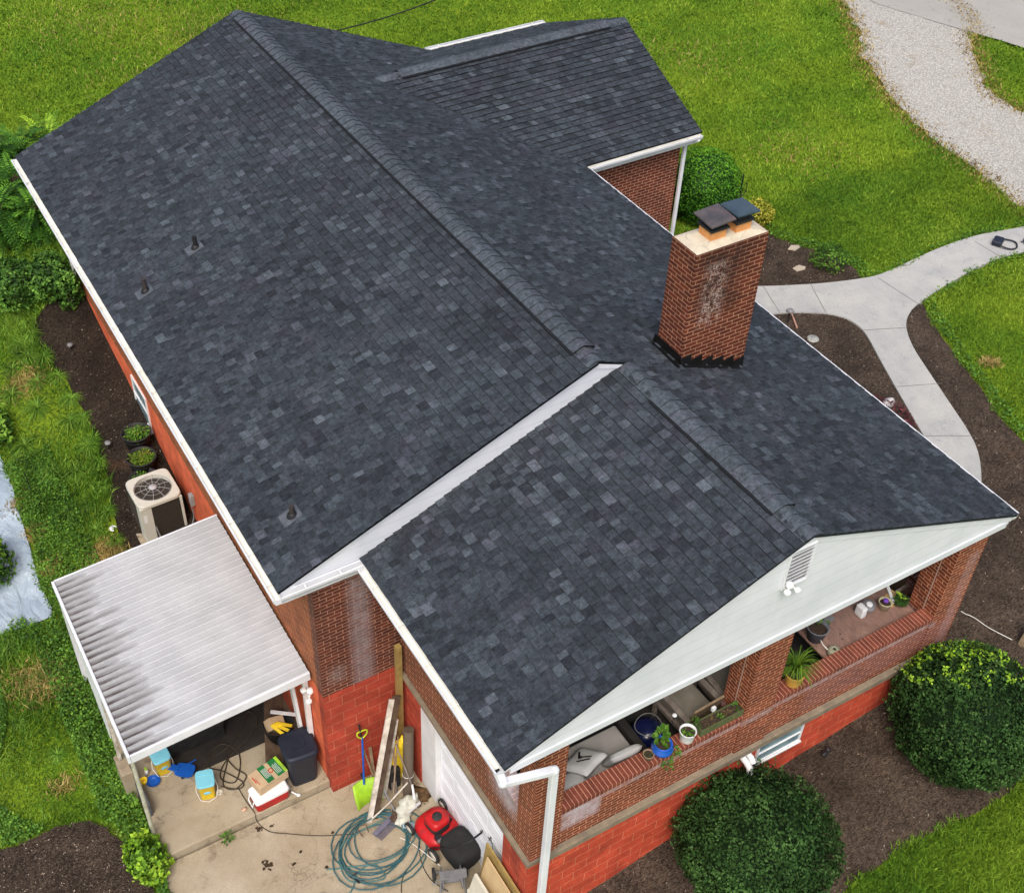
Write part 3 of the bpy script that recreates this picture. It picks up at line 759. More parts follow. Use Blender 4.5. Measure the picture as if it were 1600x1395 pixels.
def mat_crown():
    s = NT('crown_mortar'); v = s.n('ShaderNodeTexVoronoi', feature='DISTANCE_TO_EDGE'); v.inputs['Scale'].default_value = 3.3
    nz = s.n('ShaderNodeTexNoise'); nz.inputs['Scale'].default_value = 6; s.L(s.coord(), nz.inputs['Vector'])
    nn = s.n('ShaderNodeVectorMath', operation='MULTIPLY_ADD'); s.L(nz.outputs['Color'], nn.inputs[0]); nn.inputs[1].default_value = (.12, .12, .12); s.L(s.coord(), nn.inputs[2]); s.L(nn.outputs[0], v.inputs['Vector'])
    c = s.mix(s.ramp(s.noise(5, 5), (.35, 0.), (.65, 1.)), (.62, .55, .41), (.5, .44, .33))
    c = s.mix(s.ramp(v.outputs['Distance'], (.0, .55), (.015, 0.)), c, (.16, .13, .1))
    return s.out(c, .9, s.bump(s.noise(40, 4), .3, .005), .2)
mb.build('crown', mat_crown(), ch)
M_clay = pm('clay_flue', (.66, .30, .10), (.55, .24, .08), 8, .8)
M_capmesh = pm('cap_mesh', (.012, .012, .012), (.03, .03, .03), 60, .6, .4, 90)
M_caprust = pm('rusty_cap', (.055, .05, .055), (.10, .085, .085), 5, .45, .2, dirt=(.22, .12, .10))
M_capblue = pm('blue_black_cap', (.035, .055, .075), (.055, .08, .1), 5, .4, .1)
mb = MB()
for (fx, w_, mt, tilt, hz) in ((1.93, .40, M_caprust, (.05, -.06), .27), (2.36, .38, M_capblue, (-.03, .05), .27)):
    fy = 3.99
    mb = MB(); s_ = .13
    for (a0, a1, b0, b1) in ((-s_, s_, -s_, -s_+.02), (-s_, s_, s_-.02, s_), (-s_, -s_+.02, -s_+.02, s_-.02), (s_-.02, s_, -s_+.02, s_-.02)): mb.box(fx+a0, fx+a1, fy+b0, fy+b1, CZ+.01, CZ+.17)
    fl = mb.build('flue_liner', M_clay, ch)
    mb = MB(); mb.box(fx-.11, fx+.11, fy-.11, fy+.11, CZ+.16, CZ+.30, 0); mb.box(fx-.155, fx+.155, fy-.155, fy+.155, CZ+.172, CZ+.205)
    mb.build('spark_screen', M_capmesh, fl)
    mb = MB(); R = Matrix.Rotation(tilt[0], 3, 'X') @ Matrix.Rotation(tilt[1], 3, 'Y'); c = Vector((fx, fy, CZ+hz+.06))
    q = lambda x, y, z: c+R @ Vector((x, y, z))
    h_ = w_/2*1.02; k = h_*.82
    mb.add([q(-h_, -h_, 0), q(h_, -h_, 0), q(h_, h_, 0), q(-h_, h_, 0), q(-k, -k, .035), q(k, -k, .035), q(k, k, .035), q(-k, k, .035), q(-h_, -h_, -.02), q(h_, -h_, -.02), q(h_, h_, -.02), q(-h_, h_, -.02)],
       [(0, 1, 5, 4), (1, 2, 6, 5), (2, 3, 7, 6), (3, 0, 4, 7), (4, 5, 6, 7), (8, 9, 1, 0), (9, 10, 2, 1), (10, 11, 3, 2), (11, 8, 0, 3), (11, 10, 9, 8)])
    mb.build('chimney_cap', mt, fl, label='rusted flat cap' if mt is M_caprust else 'clean blue-black cap')
# flashing: stepped black
def rz(x): return HM-.41*x
mb = MB()
mb.prism([(CX0-.012, CY0-.1, rz(CX0-.01)-.02), (CX0-.012, CY1+.1, rz(CX0-.01)-.02), (CX0-.012, CY1+.06, rz(CX0)+.16), (CX0-.012, CY0-.01, rz(CX0)+.16)], (.01, 0, 0))
mb.face([(CX0-.012, CY0-.1, rz(CX0)+.022), (CX0-.012, CY1+.1, rz(CX0)+.022), (CX0-.13, CY1+.12, rz(CX0-.13)+.02), (CX0-.13, CY0-.12, rz(CX0-.13)+.02)][::-1])
pts = []
n = 6; stp = (CX1-CX0+.02)/n
x = CX0-.012
tops = []
for i in range(n):
    xa = x+i*stp; xb = xa+stp; tops += [(xa, rz(xa)+.13), (xb, rz(xa)+.17-.0)]
poly = [(x, rz(x)-.03)]+tops+[(x+n*stp, rz(x+n*stp)-.03)]
poly = [(x, rz(x)-.03)]+[p for i in range(n) for p in ((x+i*stp, rz(x+i*stp)+.09), (x+(i+1)*stp-.01, rz(x+i*stp)+.12-.0))]+[(x+n*stp, rz(x+n*stp)-.03)]
mb.prism([(a, CY0-.012, b) for a, b in poly], (0, .01, 0))
mb.face([(CX0-.13, CY0-.1, rz(CX0-.13)+.02), (CX1+.03, CY0-.1, rz(CX1+.03)+.02), (CX1+.03, CY0-.005, rz(CX1+.03)+.024), (CX0-.02, CY0-.005, rz(CX0-.02)+.024)])
mb.build('flashing', pm('black_flashing', (.006, .006, .006), (.01, .01, .01), 5, .45), ch)

# gable vent, floodlights
def rot_z(a): return Matrix.Rotation(a, 3, 'Z')
mb = MB(); x0, x1, z0, z1 = .34, .70, .88, 1.5
mb.box(x0-.03, x1+.03, -.015, .019, z0-.03, z0); mb.box(x0-.03, x1+.03, -.015, .019, z1, z1+.03); mb.box(x0-.03, x0, -.015, .019, z0, z1); mb.box(x1, x1+.03, -.015, .019, z0, z1)
gv = mb.build('gable_vent', M_white, house)
mb = MB()
for i in range(9):
    z = z0+.035+i*.068; mb.obox(((x0+x1)/2, -.006, z), (x1-x0, .006, .064), Matrix.Rotation(.5, 3, 'X'))
mb.build('louvre', M_white, gv)
mb = MB(); mb.box(x0, x1, .012, .019, z0, z1); mb.build('screen', pm('vent_screen', (.4, .4, .4)), gv)
# ================================================================= OBJECTS
def Rz(a): return Matrix.Rotation(a, 4, 'Z')
def XF(loc, yaw=0, tx=0, ty=0): return Matrix.Translation(Vector(loc)) @ Rz(yaw) @ Matrix.Rotation(tx, 4, 'X') @ Matrix.Rotation(ty, 4, 'Y')
def sq(mb, prof, hx, hy, e=.35, seg=40, m=0, t=0.):
    """superellipse tower: prof of (scale, z)"""
    P = []
    for k, z in prof:
        for i in range(seg):
            a = 2*PI*i/seg; c, s_ = math.cos(a), math.sin(a)
            P.append((k*hx*math.copysign(abs(c)**e, c), k*hy*math.copysign(abs(s_)**e, s_), z))
    F = [(j*seg+i, j*seg+(i+1) % seg, (j+1)*seg+(i+1) % seg, (j+1)*seg+i) for j in range(len(prof)-1) for i in range(seg)]
    mb.add(P, F, m, t, True); mb.add(P[-seg:], [range(seg)], m, t)
    return mb
def text_mesh(name, body, size, M, mat, parent, ext=.001):
    cu = bpy.data.curves.new(name, 'FONT'); cu.body = body; cu.size = size; cu.extrude = ext; cu.align_x = 'CENTER'; cu.align_y = 'CENTER'
    o = bpy.data.objects.new(name+'_src', cu); COL.objects.link(o)
    dg = bpy.context.evaluated_depsgraph_get(); me = bpy.data.meshes.new_from_object(o.evaluated_get(dg)); bpy.data.objects.remove(o); bpy.data.curves.remove(cu)
    off = OFF.get(parent.name, Vector((0, 0, 0))); me.transform(Matrix.Translation(-off) @ M); me.materials.clear(); me.materials.append(mat)
    r = bpy.data.objects.new(name, me); COL.objects.link(r); r.parent = parent; return r
def catmull(P, n=8, closed=False):
    P = [Vector(p) for p in P]; out = []; N = len(P)
    for i in range(N if closed else N-1):
        p0 = P[(i-1) % N] if closed or i > 0 else P[0]; p1 = P[i]; p2 = P[(i+1) % N]; p3 = P[(i+2) % N] if closed or i < N-2 else P[-1]
        for k in range(n):
            t = k/n; out.append(.5*((2*p1)+(-p0+p2)*t+(2*p0-5*p1+4*p2-p3)*t*t+(-p0+3*p1-3*p2+p3)*t**3))
    if not closed: out.append(P[-1])
    return out
M_wood = pm('weathered_wood', (.30, .22, .14), (.20, .145, .09), 7, .85, .3, 60)
M_greywood = pm('grey_wood', (.25, .21, .18), (.16, .13, .11), 8, .85, .3, 60)
M_treated = pm('treated_wood', (.36, .25, .08), (.26, .17, .055), 6, .8, .25, 50)
M_oldwood = pm('peeling_board', (.62, .58, .5), (.40, .34, .27), 9, .85, .4, 40, dirt=(.10, .06, .035))
M_darkwood = pm('dark_board', (.055, .032, .02), (.10, .065, .04), 8, .85, .3)
M_ply = pm('plywood', (.58, .42, .22), (.50, .35, .18), 5, .75, .15, 40)
M_rubber = pm('black_rubber', (.018, .018, .019), (.03, .03, .03), 12, .65, .2)
M_hose = pm('teal_hose', (.045, .13, .14), (.03, .09, .10), 12, .45, .1)
M_brownhose = pm('brown_hose', (.055, .045, .03), (.04, .03, .02), 12, .5, .1)
M_red = pm('red_plastic', (.50, .012, .015), (.38, .012, .013), 9, .38, .06, dirt=(.16, .03, .03))
M_yellow = pm('yellow_plastic', (.88, .64, .03), (.78, .54, .03), 7, .5, .08, dirt=(.5, .36, .08))
M_ltblue = pm('pale_blue_plastic', (.22, .58, .68), (.18, .5, .6), 5, .4, .05)
M_blue = pm('blue_plastic', (.01, .10, .45), (.01, .08, .36), 5, .35, .05)
M_lime = pm('lime_plastic', (.36, .62, .03), (.28, .50, .03), 9, .5, .08, dirt=(.2, .3, .05))
M_navy = pm('navy_plastic', (.012, .016, .028), (.018, .022, .036), 9, .5, .15)
M_cream = pm('cream_paint', (.60, .57, .46), (.52, .49, .39), 5, .55, .08)
M_card = pm('cardboard', (.52, .38, .23), (.46, .33, .2), 5, .85, .08)
M_steel = pm('grey_plastic', (.22, .22, .22), (.15, .15, .155), 6, .5, .1)
M_fabric = pm('grey_cushion', (.36, .34, .32), (.30, .285, .27), 4, .95, .4, 220)
M_fabricL = pm('pale_grey_pillow', (.46, .46, .45), (.40, .40, .39), 4, .95, .35, 220)
M_khaki = pm('taupe_cushion', (.24, .215, .18), (.18, .16, .13), 6, .95, .35, 160)
M_wicker = pm('dark_wicker', (.018, .016, .016), (.035, .03, .028), 60, .6, .6, 70)
M_soil = pm('potting_soil', (.03, .02, .014), (.06, .04, .028), 30, .95, .6, 60)
M_leafg = mat_leaf('leaf_green', (.02, .055, .008), (.06, .15, .015), (.16, .30, .03))
M_lime_leaf = mat_leaf('leaf_lime', (.05, .12, .008), (.16, .32, .02), (.36, .52, .04))
M_box = mat_leaf('leaf_boxwood', (.007, .02, .005), (.026, .066, .014), (.07, .14, .035), .75, .12)
M_grass = mat_leaf('grass_blade', (.035, .085, .006), (.085, .17, .012), (.20, .27, .03), .7)
M_dry = mat_leaf('leaf_dry', (.12, .07, .02), (.28, .2, .06), (.42, .34, .12))
M_purple = pm('purple_petal', (.16, .06, .42))

# ---------- canopy
def mat_pan():
    s = NT('canopy_pan'); X = s.xyz()
    c = s.mix(s.ramp(s.noise(1.6, 5), (.35, 0.), (.65, 1.)), (.46, .47, .475), (.39, .40, .405))
    # run-off grime: streaks per pan, longest at the outer gutter end
    ty = s.math('DIVIDE', s.math('SUBTRACT', X[1], 4.18), .137037); pan = s.math('FLOOR', ty)
    wn = s.n('ShaderNodeTexWhiteNoise', noise_dimensions='1D'); s.L(pan, wn.inputs['W'])
    ln = s.math('ADD', .38, s.math('MULTIPLY', wn.outputs['Value'], .5))
    d = s.math('SUBTRACT', X[0], -7.19)
    g = s.math('SUBTRACT', 1., s.math('DIVIDE', d, ln), clamp=True)
    fr = s.math('FRACT', ty)
    side = s.ramp(fr, (.3, 1.), (.98, .2))
    nn = s.ramp(s.noise(3.2, 6, s.map(s.coord(), scale=(.9, 9, 1)), rough=.7), (.3, .35), (.62, 1.))
    k = s.math('MULTIPLY', s.math('MULTIPLY', s.math('POWER', g, .5), side), nn)
    c = s.mix(s.ramp(s.noise(2.4, 7, s.map(s.coord(), scale=(.5, 5, 1)), rough=.75), (.56, 0.), (.75, .35)), c, (.27, .255, .25))
    c = s.mix(s.ramp(fr, (.0, .45), (.11, .45), (.15, .0)), c, (.72, .73, .74))  # rib highlight painted into the colour; the next mix darkens beside it
    c = s.mix(s.ramp(fr, (.15, .0), (.18, .5), (.25, .0)), c, (.22, .22, .22))
    c = s.mix(s.math('MULTIPLY', k, 1.35, clamp=True), c, (.075, .058, .05))
    c = s.mix(s.ramp(s.noise(38, 2), (.7, 0.), (.74, .5)), c, (.2, .19, .17))
    return s.out(c, .5, s.bump(s.noise(12, 4), .06, .004), .35)
M_pan = mat_pan()
cn = thing('patio_canopy', 'low white ribbed metal canopy with dark grime streaks, beside the brick house', 'canopy', (-7.15, 4.2, -5.1))
x0, x1, y0, y1, za, zb = -7.17, -4.40, 4.18, 7.88, -2.69, -2.55
n = 27; pitch = (y1-y0)/n; prof = []
for i in range(n):
    y = y0+i*pitch; prof += [(y, .028), (y+.018, .028), (y+.026, .004), (y+pitch-.008, .0)]
prof.append((y1, .028)); mb = MB()
P = [(x0, a, za+b) for a, b in prof]+[(x1, a, zb+b) for a, b in prof]; k = len(prof)
mb.add(P, [(i, i+1, k+i+1, k+i) for i in range(k-1)])
mb.add([(a, b, c-.035) for a, b, c in (P[0], P[k-1], P[2*k-1], P[k])], [(0, 3, 2, 1)])
mb.build('roof_panel', M_pan, cn)
mb = MB(); mb.prism([(x0, y0-.001, za+.035), (x1, y0-.001, zb+.035), (x1, y0-.001, zb-.13), (x0, y0-.001, za-.13)], (0, -.035, 0)); mb.build('fascia', M_white, cn, bevel=.006)
mb = MB(); mb.prism([(x0, y1+.001, za+.035), (x1, y1+.001, zb+.035), (x1, y1+.001, zb-.13), (x0, y1+.001, za-.13)], (0, .03, 0)); mb.build('fascia', M_white, cn)
mb = MB(); mb.box(x0-.05, x0-.003, y0-.03, y1+.03, za-.13, za+.03); mb.build('edge_gutter', M_white, cn, bevel=.01)
mb = MB(); mb.tube([(-7.16, 4.22, -2.8), (-7.15, 4.28, -4.), (-7.14, 4.36, -5.09)], .034, 12); mb.lathe([(.05, -5.1), (.05, -5.06), (.036, -5.05)], (-7.14, 4.36, 0), 12)
mb.build('post', pm('algae_white_post', (.56, .55, .45), (.42, .42, .3), 12, .6, .1, dirt=(.22, .22, .1)), cn)
mb = MB(); mb.box(-7.2, -7.12, 7.75, 7.83, -5.1, -2.8); mb.build('post', M_white, cn)
mb = MB()
nn_ = 22
for i in range(nn_):
    y = 5.55+i*.105; u = 1-i/nn_; zb_ = -3.0-.95*u; mb.prism([(-7.18, y, -2.83), (-7.18, y+.1, -2.83), (-7.18-.05*u, y+.1, zb_), (-7.18-.05*u, y, zb_)], (-.012, 0, 0))
mb.build('side_screen', M_whitepaint, cn)
mb = MB()
mb.beam((-7.19, 5.5, -2.83), (-7.2, 5.5, -4.45), .06, .05)
mb.build('screen_frame', M_oldwood, cn)
mb = MB(); mb.box(-7.28, -7.1, 5.2, 5.62, -5.25, -4.5); tag(mb.build('concrete_pier', M_slab, None, bevel=.015), 'short concrete pier under the outer edge of the canopy', 'pier')
mb = MB(); mb.box(-7.12, -7.04, 4.7, 5.19, -5.15, -4.8); tag(mb.build('slate_panel', pm('slate_panel', (.09, .10, .11)), None), 'dark grey panel at the patio edge behind the canopy post', 'panel')
# patio rear timber frame with white door post
mb = MB(); mb.box(-4.46, -4.38, 4.35, 4.42, -5.1, -2.62); mb.beam((-4.5, 4.5, -5.05), (-4.5, 4.95, -2.7), .05, .12); mb.build('door_frame', M_whitepaint, cn)

# ---------- AC
ac = thing('air_conditioner', 'beige outdoor air conditioner unit with round fan grille beside the back wall', 'air conditioner', (-4.93, 9.97, -4.3))
A = Matrix.Translation((-4.93, 9.97, -4.3)) @ Rz(.02); hw = .385
M_beige = pm('beige_steel', (.58, .57, .49), (.52, .51, .43), 4, .5, .08)
M_coil = pm('coil_mesh', (.05, .042, .03), (.03, .026, .02), 40, .7, .5, 120)
mb = MB(A); mb.box(-hw, hw, -hw, hw, .03, .82); mb.build('coil', M_coil, ac)
mb = MB(A)
for i in range(30): z = .06+i*.025; mb.box(-hw-.006, hw+.006, -hw-.006, -hw-.001, z, z+.006); mb.box(-hw-.006, -hw-.001, -hw, hw, z, z+.006)
mb.build('louvre', M_coil, ac)
mb = MB(A); mb.box(-hw-.012, -hw+.2, -hw-.012, -hw+.02, .02, .84); mb.box(-hw-.012, -hw+.02, -hw+.02, -hw+.24, .02, .84); mb.build('corner_panel', M_beige, ac, bevel=.008)
mb = MB(A); mb.box(hw-.04, hw+.012, -hw-.012, -hw+.03, .02, .84); mb.build('corner_panel', M_beige, ac, bevel=.008)
mb = MB(A); mb.box(-hw+.03, -hw+.09, -hw-.015, -hw-.0125, .5, .68); mb.build('rating_plate', M_whitepaint, ac)
mb = MB(A); N = 48; P = []
for (kk, z) in ((1., .83), (1.0, .885), (.97, .905)):
    for i in range(N):
        a = 2*PI*i/N; c, s_ = math.cos(a), math.sin(a); e = .28; P.append(((hw+.025)*kk*math.copysign(abs(c)**e, c), (hw+.025)*kk*math.copysign(abs(s_)**e, s_), z))
for (r_, z) in ((.345, .905), (.335, .885), (.33, .8)):
    for i in range(N): a = 2*PI*i/N; P.append((r_*math.cos(a), r_*math.sin(a), z))
mb.add(P, [(j*N+i, j*N+(i+1) % N, (j+1)*N+(i+1) % N, (j+1)*N+i) for j in range(5) for i in range(N)], 0, 0, False); mb.build('top_cover', M_beige, ac)
mb = MB(A); mb.lathe([(.0, .70), (.33, .70)], (0, 0, 0), 32); mb.build('fan_well', M_dark, ac)
mb = MB(A)
for k in range(4):
    a = k*PI/2+.3; mb.add([(.06*math.cos(a), .06*math.sin(a), .76), (.27*math.cos(a-.35), .27*math.sin(a-.35), .74), (.28*math.cos(a+.35), .28*math.sin(a+.35), .79), (.06*math.cos(a+.8), .06*math.sin(a+.8), .77)], [(0, 1, 2, 3)])
mb.lathe([(0, .79), (.07, .785), (.08, .74)], (0, 0, 0), 16); mb.build('fan_blade', pm('fan_grey', (.14, .12, .12)), ac)
mb = MB(A)
for k in range(10):
    a = 2*PI*k/10; mb.tube([(.07*math.cos(a), .07*math.sin(a), .92), (.2*math.cos(a+.03), .2*math.sin(a+.03), .918), (.338*math.cos(a), .338*math.sin(a), .895)], .0045, 6)
for r_ in (.33, .22, .13): mb.tube([(r_*math.cos(2*PI*i/36), r_*math.sin(2*PI*i/36), .915-(.012 if r_ > .25 else 0)) for i in range(36)], .0028, 5, closed=True)
mb.lathe([(0, .935), (.06, .93), (.075, .915), (.075, .905)], (0, 0, 0), 20)
gr_ = mb.build('fan_grille', pm('grille_grey', (.42, .42, .42)), ac)
mb = MB(); mb.box(-5.42, -4.5, 9.5, 10.45, -4.42, -4.3); tag(mb.build('equipment_pad', M_slab, None, bevel=.01), 'thin concrete pad under the beige air conditioner', 'pad')
mb = MB(); mb.tube(catmull([(-5.1, 9.55, -3.95), (-5.05, 9.4, -4.2), (-4.8, 9.38, -4.3), (-4.55, 9.42, -4.2), (-4.42, 9.45, -3.95), (-4.42, 9.46, -3.66)], 6), .014, 8); mb.build('conduit', M_steel, ac)
mb = MB(); mb.box(-4.44, -4.362, 9.38, 9.5, -3.62, -3.38); mb.build('electrical_box', pm('box_grey', (.3, .3, .29)), house, bevel=.006, label='grey disconnect box on the back wall above the air conditioner')
# ---------- helper foliage builders
def leaf_quads(centers, normals, size, rs, aspect=.6, tone=None, fold=.0):
    """numpy leaf diamonds"""
    n = len(centers); nrm = normals/np.maximum(np.linalg.norm(normals, axis=1)[:, None], 1e-6)
    r = rs.normal(size=(n, 3)); a = np.cross(nrm, r); a /= np.maximum(np.linalg.norm(a, axis=1)[:, None], 1e-6); b = np.cross(nrm, a)
    s_ = size*(rs.uniform(.65, 1.35, n))[:, None]
    p0 = centers-a*s_*.5; p2 = centers+a*s_*.5; mid = centers-nrm*s_*fold
    p1 = mid+b*s_*aspect*.5; p3 = mid-b*s_*aspect*.5
    V = np.stack([p0, p1, p2, p3], 1).reshape(-1, 3); F = np.arange(4*n).reshape(-1, 4)
    return V, F
def shell_leaves(c, r, n, size, rs, depth=.18, lump=.07, floor=None, tonef=None, flatb=None):
    d = rs.normal(size=(n, 3)); d /= np.linalg.norm(d, axis=1)[:, None]; so3 = float(rs.uniform(0, 50))
    if flatb is not None: d[:, 2] = np.where(d[:, 2] < flatb, -d[:, 2]*.5, d[:, 2]); d /= np.linalg.norm(d, axis=1)[:, None]
    L = np.array([noise.noise(Vector(x*1.25+so3))*lump*.9+noise.noise(Vector(x*2.6+so3))*lump+noise.noise(Vector(x*7+5))*lump*.7+noise.noise(Vector(x*16+5))*lump*.35 for x in d])
    k = 1+L-depth*rs.uniform(0, 1, n)**2.2
    P = np.array(c)+d*np.array(r)*k[:, None]
    nr = d+rs.normal(scale=.55, size=(n, 3))
    V, F = leaf_quads(P, nr, size, rs)
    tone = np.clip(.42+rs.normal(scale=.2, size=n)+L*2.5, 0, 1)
    if tonef is not None: tone = tonef(P, d, tone)
    return V, F, tone
def shrub(name, label, cat, c, r, n, size, mat, seed=1, base=None, group=None, core=True, tonef=None, lump=.07, twigs=6, flatb=None):
    rs = np.random.RandomState(seed); base = base if base is not None else c[2]-r[2]
    t = thing(name, label, cat, (c[0], c[1], base), group)
    V, F, tn = shell_leaves(c, r, n, size, rs, lump=lump, tonef=tonef, flatb=flatb)
    o = np_mesh('foliage', V-np.array([c[0], c[1], base]), F, tn, mat, t)
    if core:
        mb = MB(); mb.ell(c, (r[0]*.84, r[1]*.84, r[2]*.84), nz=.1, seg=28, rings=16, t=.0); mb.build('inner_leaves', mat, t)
    mb = MB(); rr = random.Random(seed)
    for i in range(twigs):
        a = rr.uniform(0, 2*PI); q = rr.uniform(.1, .5)
        mb.tube([(c[0]+.03*math.cos(a), c[1]+.03*math.sin(a), base-.1), (c[0]+r[0]*q*math.cos(a), c[1]+r[1]*q*math.sin(a), c[2]+r[2]*rr.uniform(-.2, .5))], [.02, .007], 6)
    mb.build('stem', M_darkwood, t)
    return t
def plant_leaves(mb, c, r, h, n, size, seed, droop=.3, width=.5, tone=(.2, .9)):
    """small potted plant: leaves on short stems, appended to mb"""
    rr = random.Random(seed); c = Vector(c)
    for i in range(n):
        a = rr.uniform(0, 2*PI); q = rr.uniform(.1, 1)*r; z = rr.uniform(.25, 1)*h
        p = c+Vector((q*math.cos(a), q*math.sin(a), z)); d = Vector((math.cos(a), math.sin(a), rr.uniform(-droop, .4))).normalized(); s_ = size*rr.uniform(.6, 1.3)
        x = d.cross(Vector((rr.uniform(-.3, .3), rr.uniform(-.3, .3), 1))).normalized()
        t = rr.uniform(*tone)
        mb.add([p, p+d*s_*.5+x*s_*width*.5+Vector((0, 0, .1*s_)), p+d*s_, p+d*s_*.5-x*s_*width*.5+Vector((0, 0, .1*s_))], [(0, 1, 2, 3)], 0, t)
        if i % 3 == 0: mb.tube([c, p], .0025, 4, t=.3)
    return mb
def blades(mb, c, n, L, w_, seed, spread=1., tone=(.2, .9), lift=.6):
    rr = random.Random(seed); c = Vector(c)
    for i in range(n):
        a = rr.uniform(0, 2*PI); l = L*rr.uniform(.55, 1.1); up = rr.uniform(.3, 1)*lift; t = rr.uniform(*tone); prev = None
        h = Vector((math.cos(a), math.sin(a), 0)); s_ = Vector((-h.y, h.x, 0))
        pts = []
        for k in range(6):
            u = k/5; pts.append((c+h*(l*u*spread*(.4+.6*u))+Vector((0, 0, l*(up*1.5*u-(up*.9+.35)*u*u))), w_*(1-u)**.6*(.6+.4*min(1, 3*u))))
        P = []
        for p, ww in pts: P += [p+s_*ww/2, p-s_*ww/2]
        mb.add(P, [(2*k, 2*k+1, 2*k+3, 2*k+2) for k in range(5)], 0, t)
    return mb

# ---------- planters by the back wall
for i, (px, py, lab) in enumerate(((213, 690, 'round black plastic planter with weedy plants, farthest from the air conditioner'), (221, 728, 'round black plastic planter with weeds, middle one of the three'), (226, 762, 'round black planter partly behind the beige air conditioner'))):
    p = gr(px, py); x, y, z = p.x+.1, p.y, p.z
    p = at(px, py-12, 2, z+.33); x, y = p.x, p.y
    t = thing('planter', lab, 'planter', (x, y, z), 'black planters along the back wall')
    mb = MB(); mb.lathe([(.0, z), (.2, z), (.265, z+.36), (.285, z+.37), (.285, z+.385), (.262, z+.385), (.25, z+.26)], (x, y, 0), 32); mb.build('pot', M_rubber, t)
    mb = MB(); mb.lathe([(.25, z+.26), (.0, z+.27)], (x, y, 0), 20); mb.build('soil', M_soil, t)
    mb = MB(); plant_leaves(mb, (x+.03, y-.03, z+.25), .2, .16, 420 if i < 2 else 60, .05, 5+i, tone=(0, 1)); plant_leaves(mb, (x-.05, y+.05, z+.25), .16, .14, 120, .05, 9+i); mb.build('foliage', M_leafg if i != 1 else M_grass, t)
    if i < 2:
        mb = MB(); plant_leaves(mb, (x+.07, y+.04, z+.26), .1, .14, 90, .04, 15+i, tone=(0, .5)); mb.build('dead_growth', M_dry, t)
# downspout remnants / small lights in back bed
for px, py, lab in ((112, 549, 'dark bollard light in the mulch of the back bed, far from the house corner'), (171, 702, 'small grey lamp disc in the mulch beside the planters')):
    p = gr(px, py); t = thing('garden_light', lab, 'garden light', p, 'small lights in the mulch')
    mb = MB(); mb.tube([p, p+Vector((0, 0, .14))], .012, 8); mb.build('stake', M_black, t)
    mb = MB(); mb.lathe([(0, .2), (.055, .19), (.06, .16), (.04, .14), (0, .14)], p, 20); mb.build('lamp_head', M_steel, t)
p = gr(177, 827); mb = MB(); mb.tube([p+Vector((.06*math.cos(a/12*2*PI), .06*math.sin(a/12*2*PI), .03)) for a in range(10)], .013, 8); mb.lathe([(0, .05), (.035, .045), (.035, 0)], p+Vector((-.02, .02, 0)), 12)
tag(mb.build('drain_fitting', M_whitepaint), 'small white plastic ring lying at the mulch edge', 'pipe fitting')

# ---------- patio things
PZ = -5.097
tc = thing('trash_can', 'tall dark navy wheeled trash can with domed lid at the brick corner', 'trash can', (-4.69, 4.27, PZ))
A = XF((-4.69, 4.27, PZ), -.1)
mb = MB(A); sq(mb, [(.80, 0), (.84, .05), (.98, .72), (1.0, .74)], .26, .26, .32); mb.build('body', M_navy, tc)
mb = MB(A); sq(mb, [(1.06, .735), (1.08, .765), (1.05, .80), (.9, .83), (.86, .825)], .26, .26, .36); mb.build('lid', M_navy, tc)
mb = MB(A); sq(mb, [(1.0, .826), (.96, .845)], .11, .09, .3); mb.box(-.2, .2, .245, .3, .74, .79); mb.build('handle', M_navy, tc, bevel=.006)
# bin of odds behind it
t = thing('waste_bin', 'open black bin filled with cardboard and yellow packaging behind the trash can', 'bin', (-4.75, 4.95, PZ))
A = XF((-4.75, 4.98, PZ), .1); mb = MB(A); mb.lathe([(0, 0), (.2, 0), (.25, .55), (.26, .55), (.245, .54), (.23, .3), (0, .3)], (0, 0, 0), 24); mb.build('body', M_rubber, t)
mb = MB(A); mb.obox((-.05, .02, .52), (.26, .2, .2), Matrix.Rotation(.4, 3, 'Y') @ Matrix.Rotation(.5, 3, 'X')); tag(mb.build('cardboard_box', M_card), 'crumpled tan carton sticking out of the black bin', 'box')
mb = MB(A)
for k in range(3): mb.obox((-.08+.07*k, -.16+.02*k, .58), (.05, .28, .03), Matrix.Rotation(.5+.3*k, 3, 'Z') @ Matrix.Rotation(.5, 3, 'X'))
tag(mb.build('packaging', M_yellow, bevel=.004), 'yellow packaging strips in the black bin behind the trash can', 'packaging')
mb = MB(A); mb.obox((.13, .03, .66), (.06, .42, .025), Matrix.Rotation(.9, 3, 'Z') @ Matrix.Rotation(.1, 3, 'X')); tag(mb.build('plastic_strip', M_whitepaint, bevel=.004), 'white plastic strip across the black bin behind the trash can', 'plastic strip')
# cooler and box
C0 = (-5.32, 4.1, PZ); A = XF(C0, .04)
t = thing('cooler', 'red picnic cooler with white lid at the patio edge', 'cooler', C0)
mb = MB(A); sq(mb, [(.94, 0), (1, .03), (1.0, .2)], .28, .165, .2); mb.build('body', M_red, t)
mb = MB(A); sq(mb, [(1.03, .2), (1.04, .25), (1.0, .268), (.93, .27)], .28, .165, .2); mb.build('lid', M_whitepaint, t)
for s_ in (-1, 1): mb = MB(A); mb.tube([(s_*.295, -.08, .21), (s_*.32, -.08, .1), (s_*.32, .08, .1), (s_*.295, .08, .21)], .012, 8); mb.build('handle', M_whitepaint, t)
B0 = (-5.25, 4.24, PZ+.272); A = XF(B0, .2)
t = thing('carton', 'brown cardboard carton with green printed top lying on the red cooler', 'box', B0)
mb = MB(A); mb.box(-.27, .27, -.17, .17, 0, .2); mb.build('body', M_card, t, bevel=.012)
M_green = pm('green_print', (.015, .16, .04), (.012, .13, .035), 5, .6)
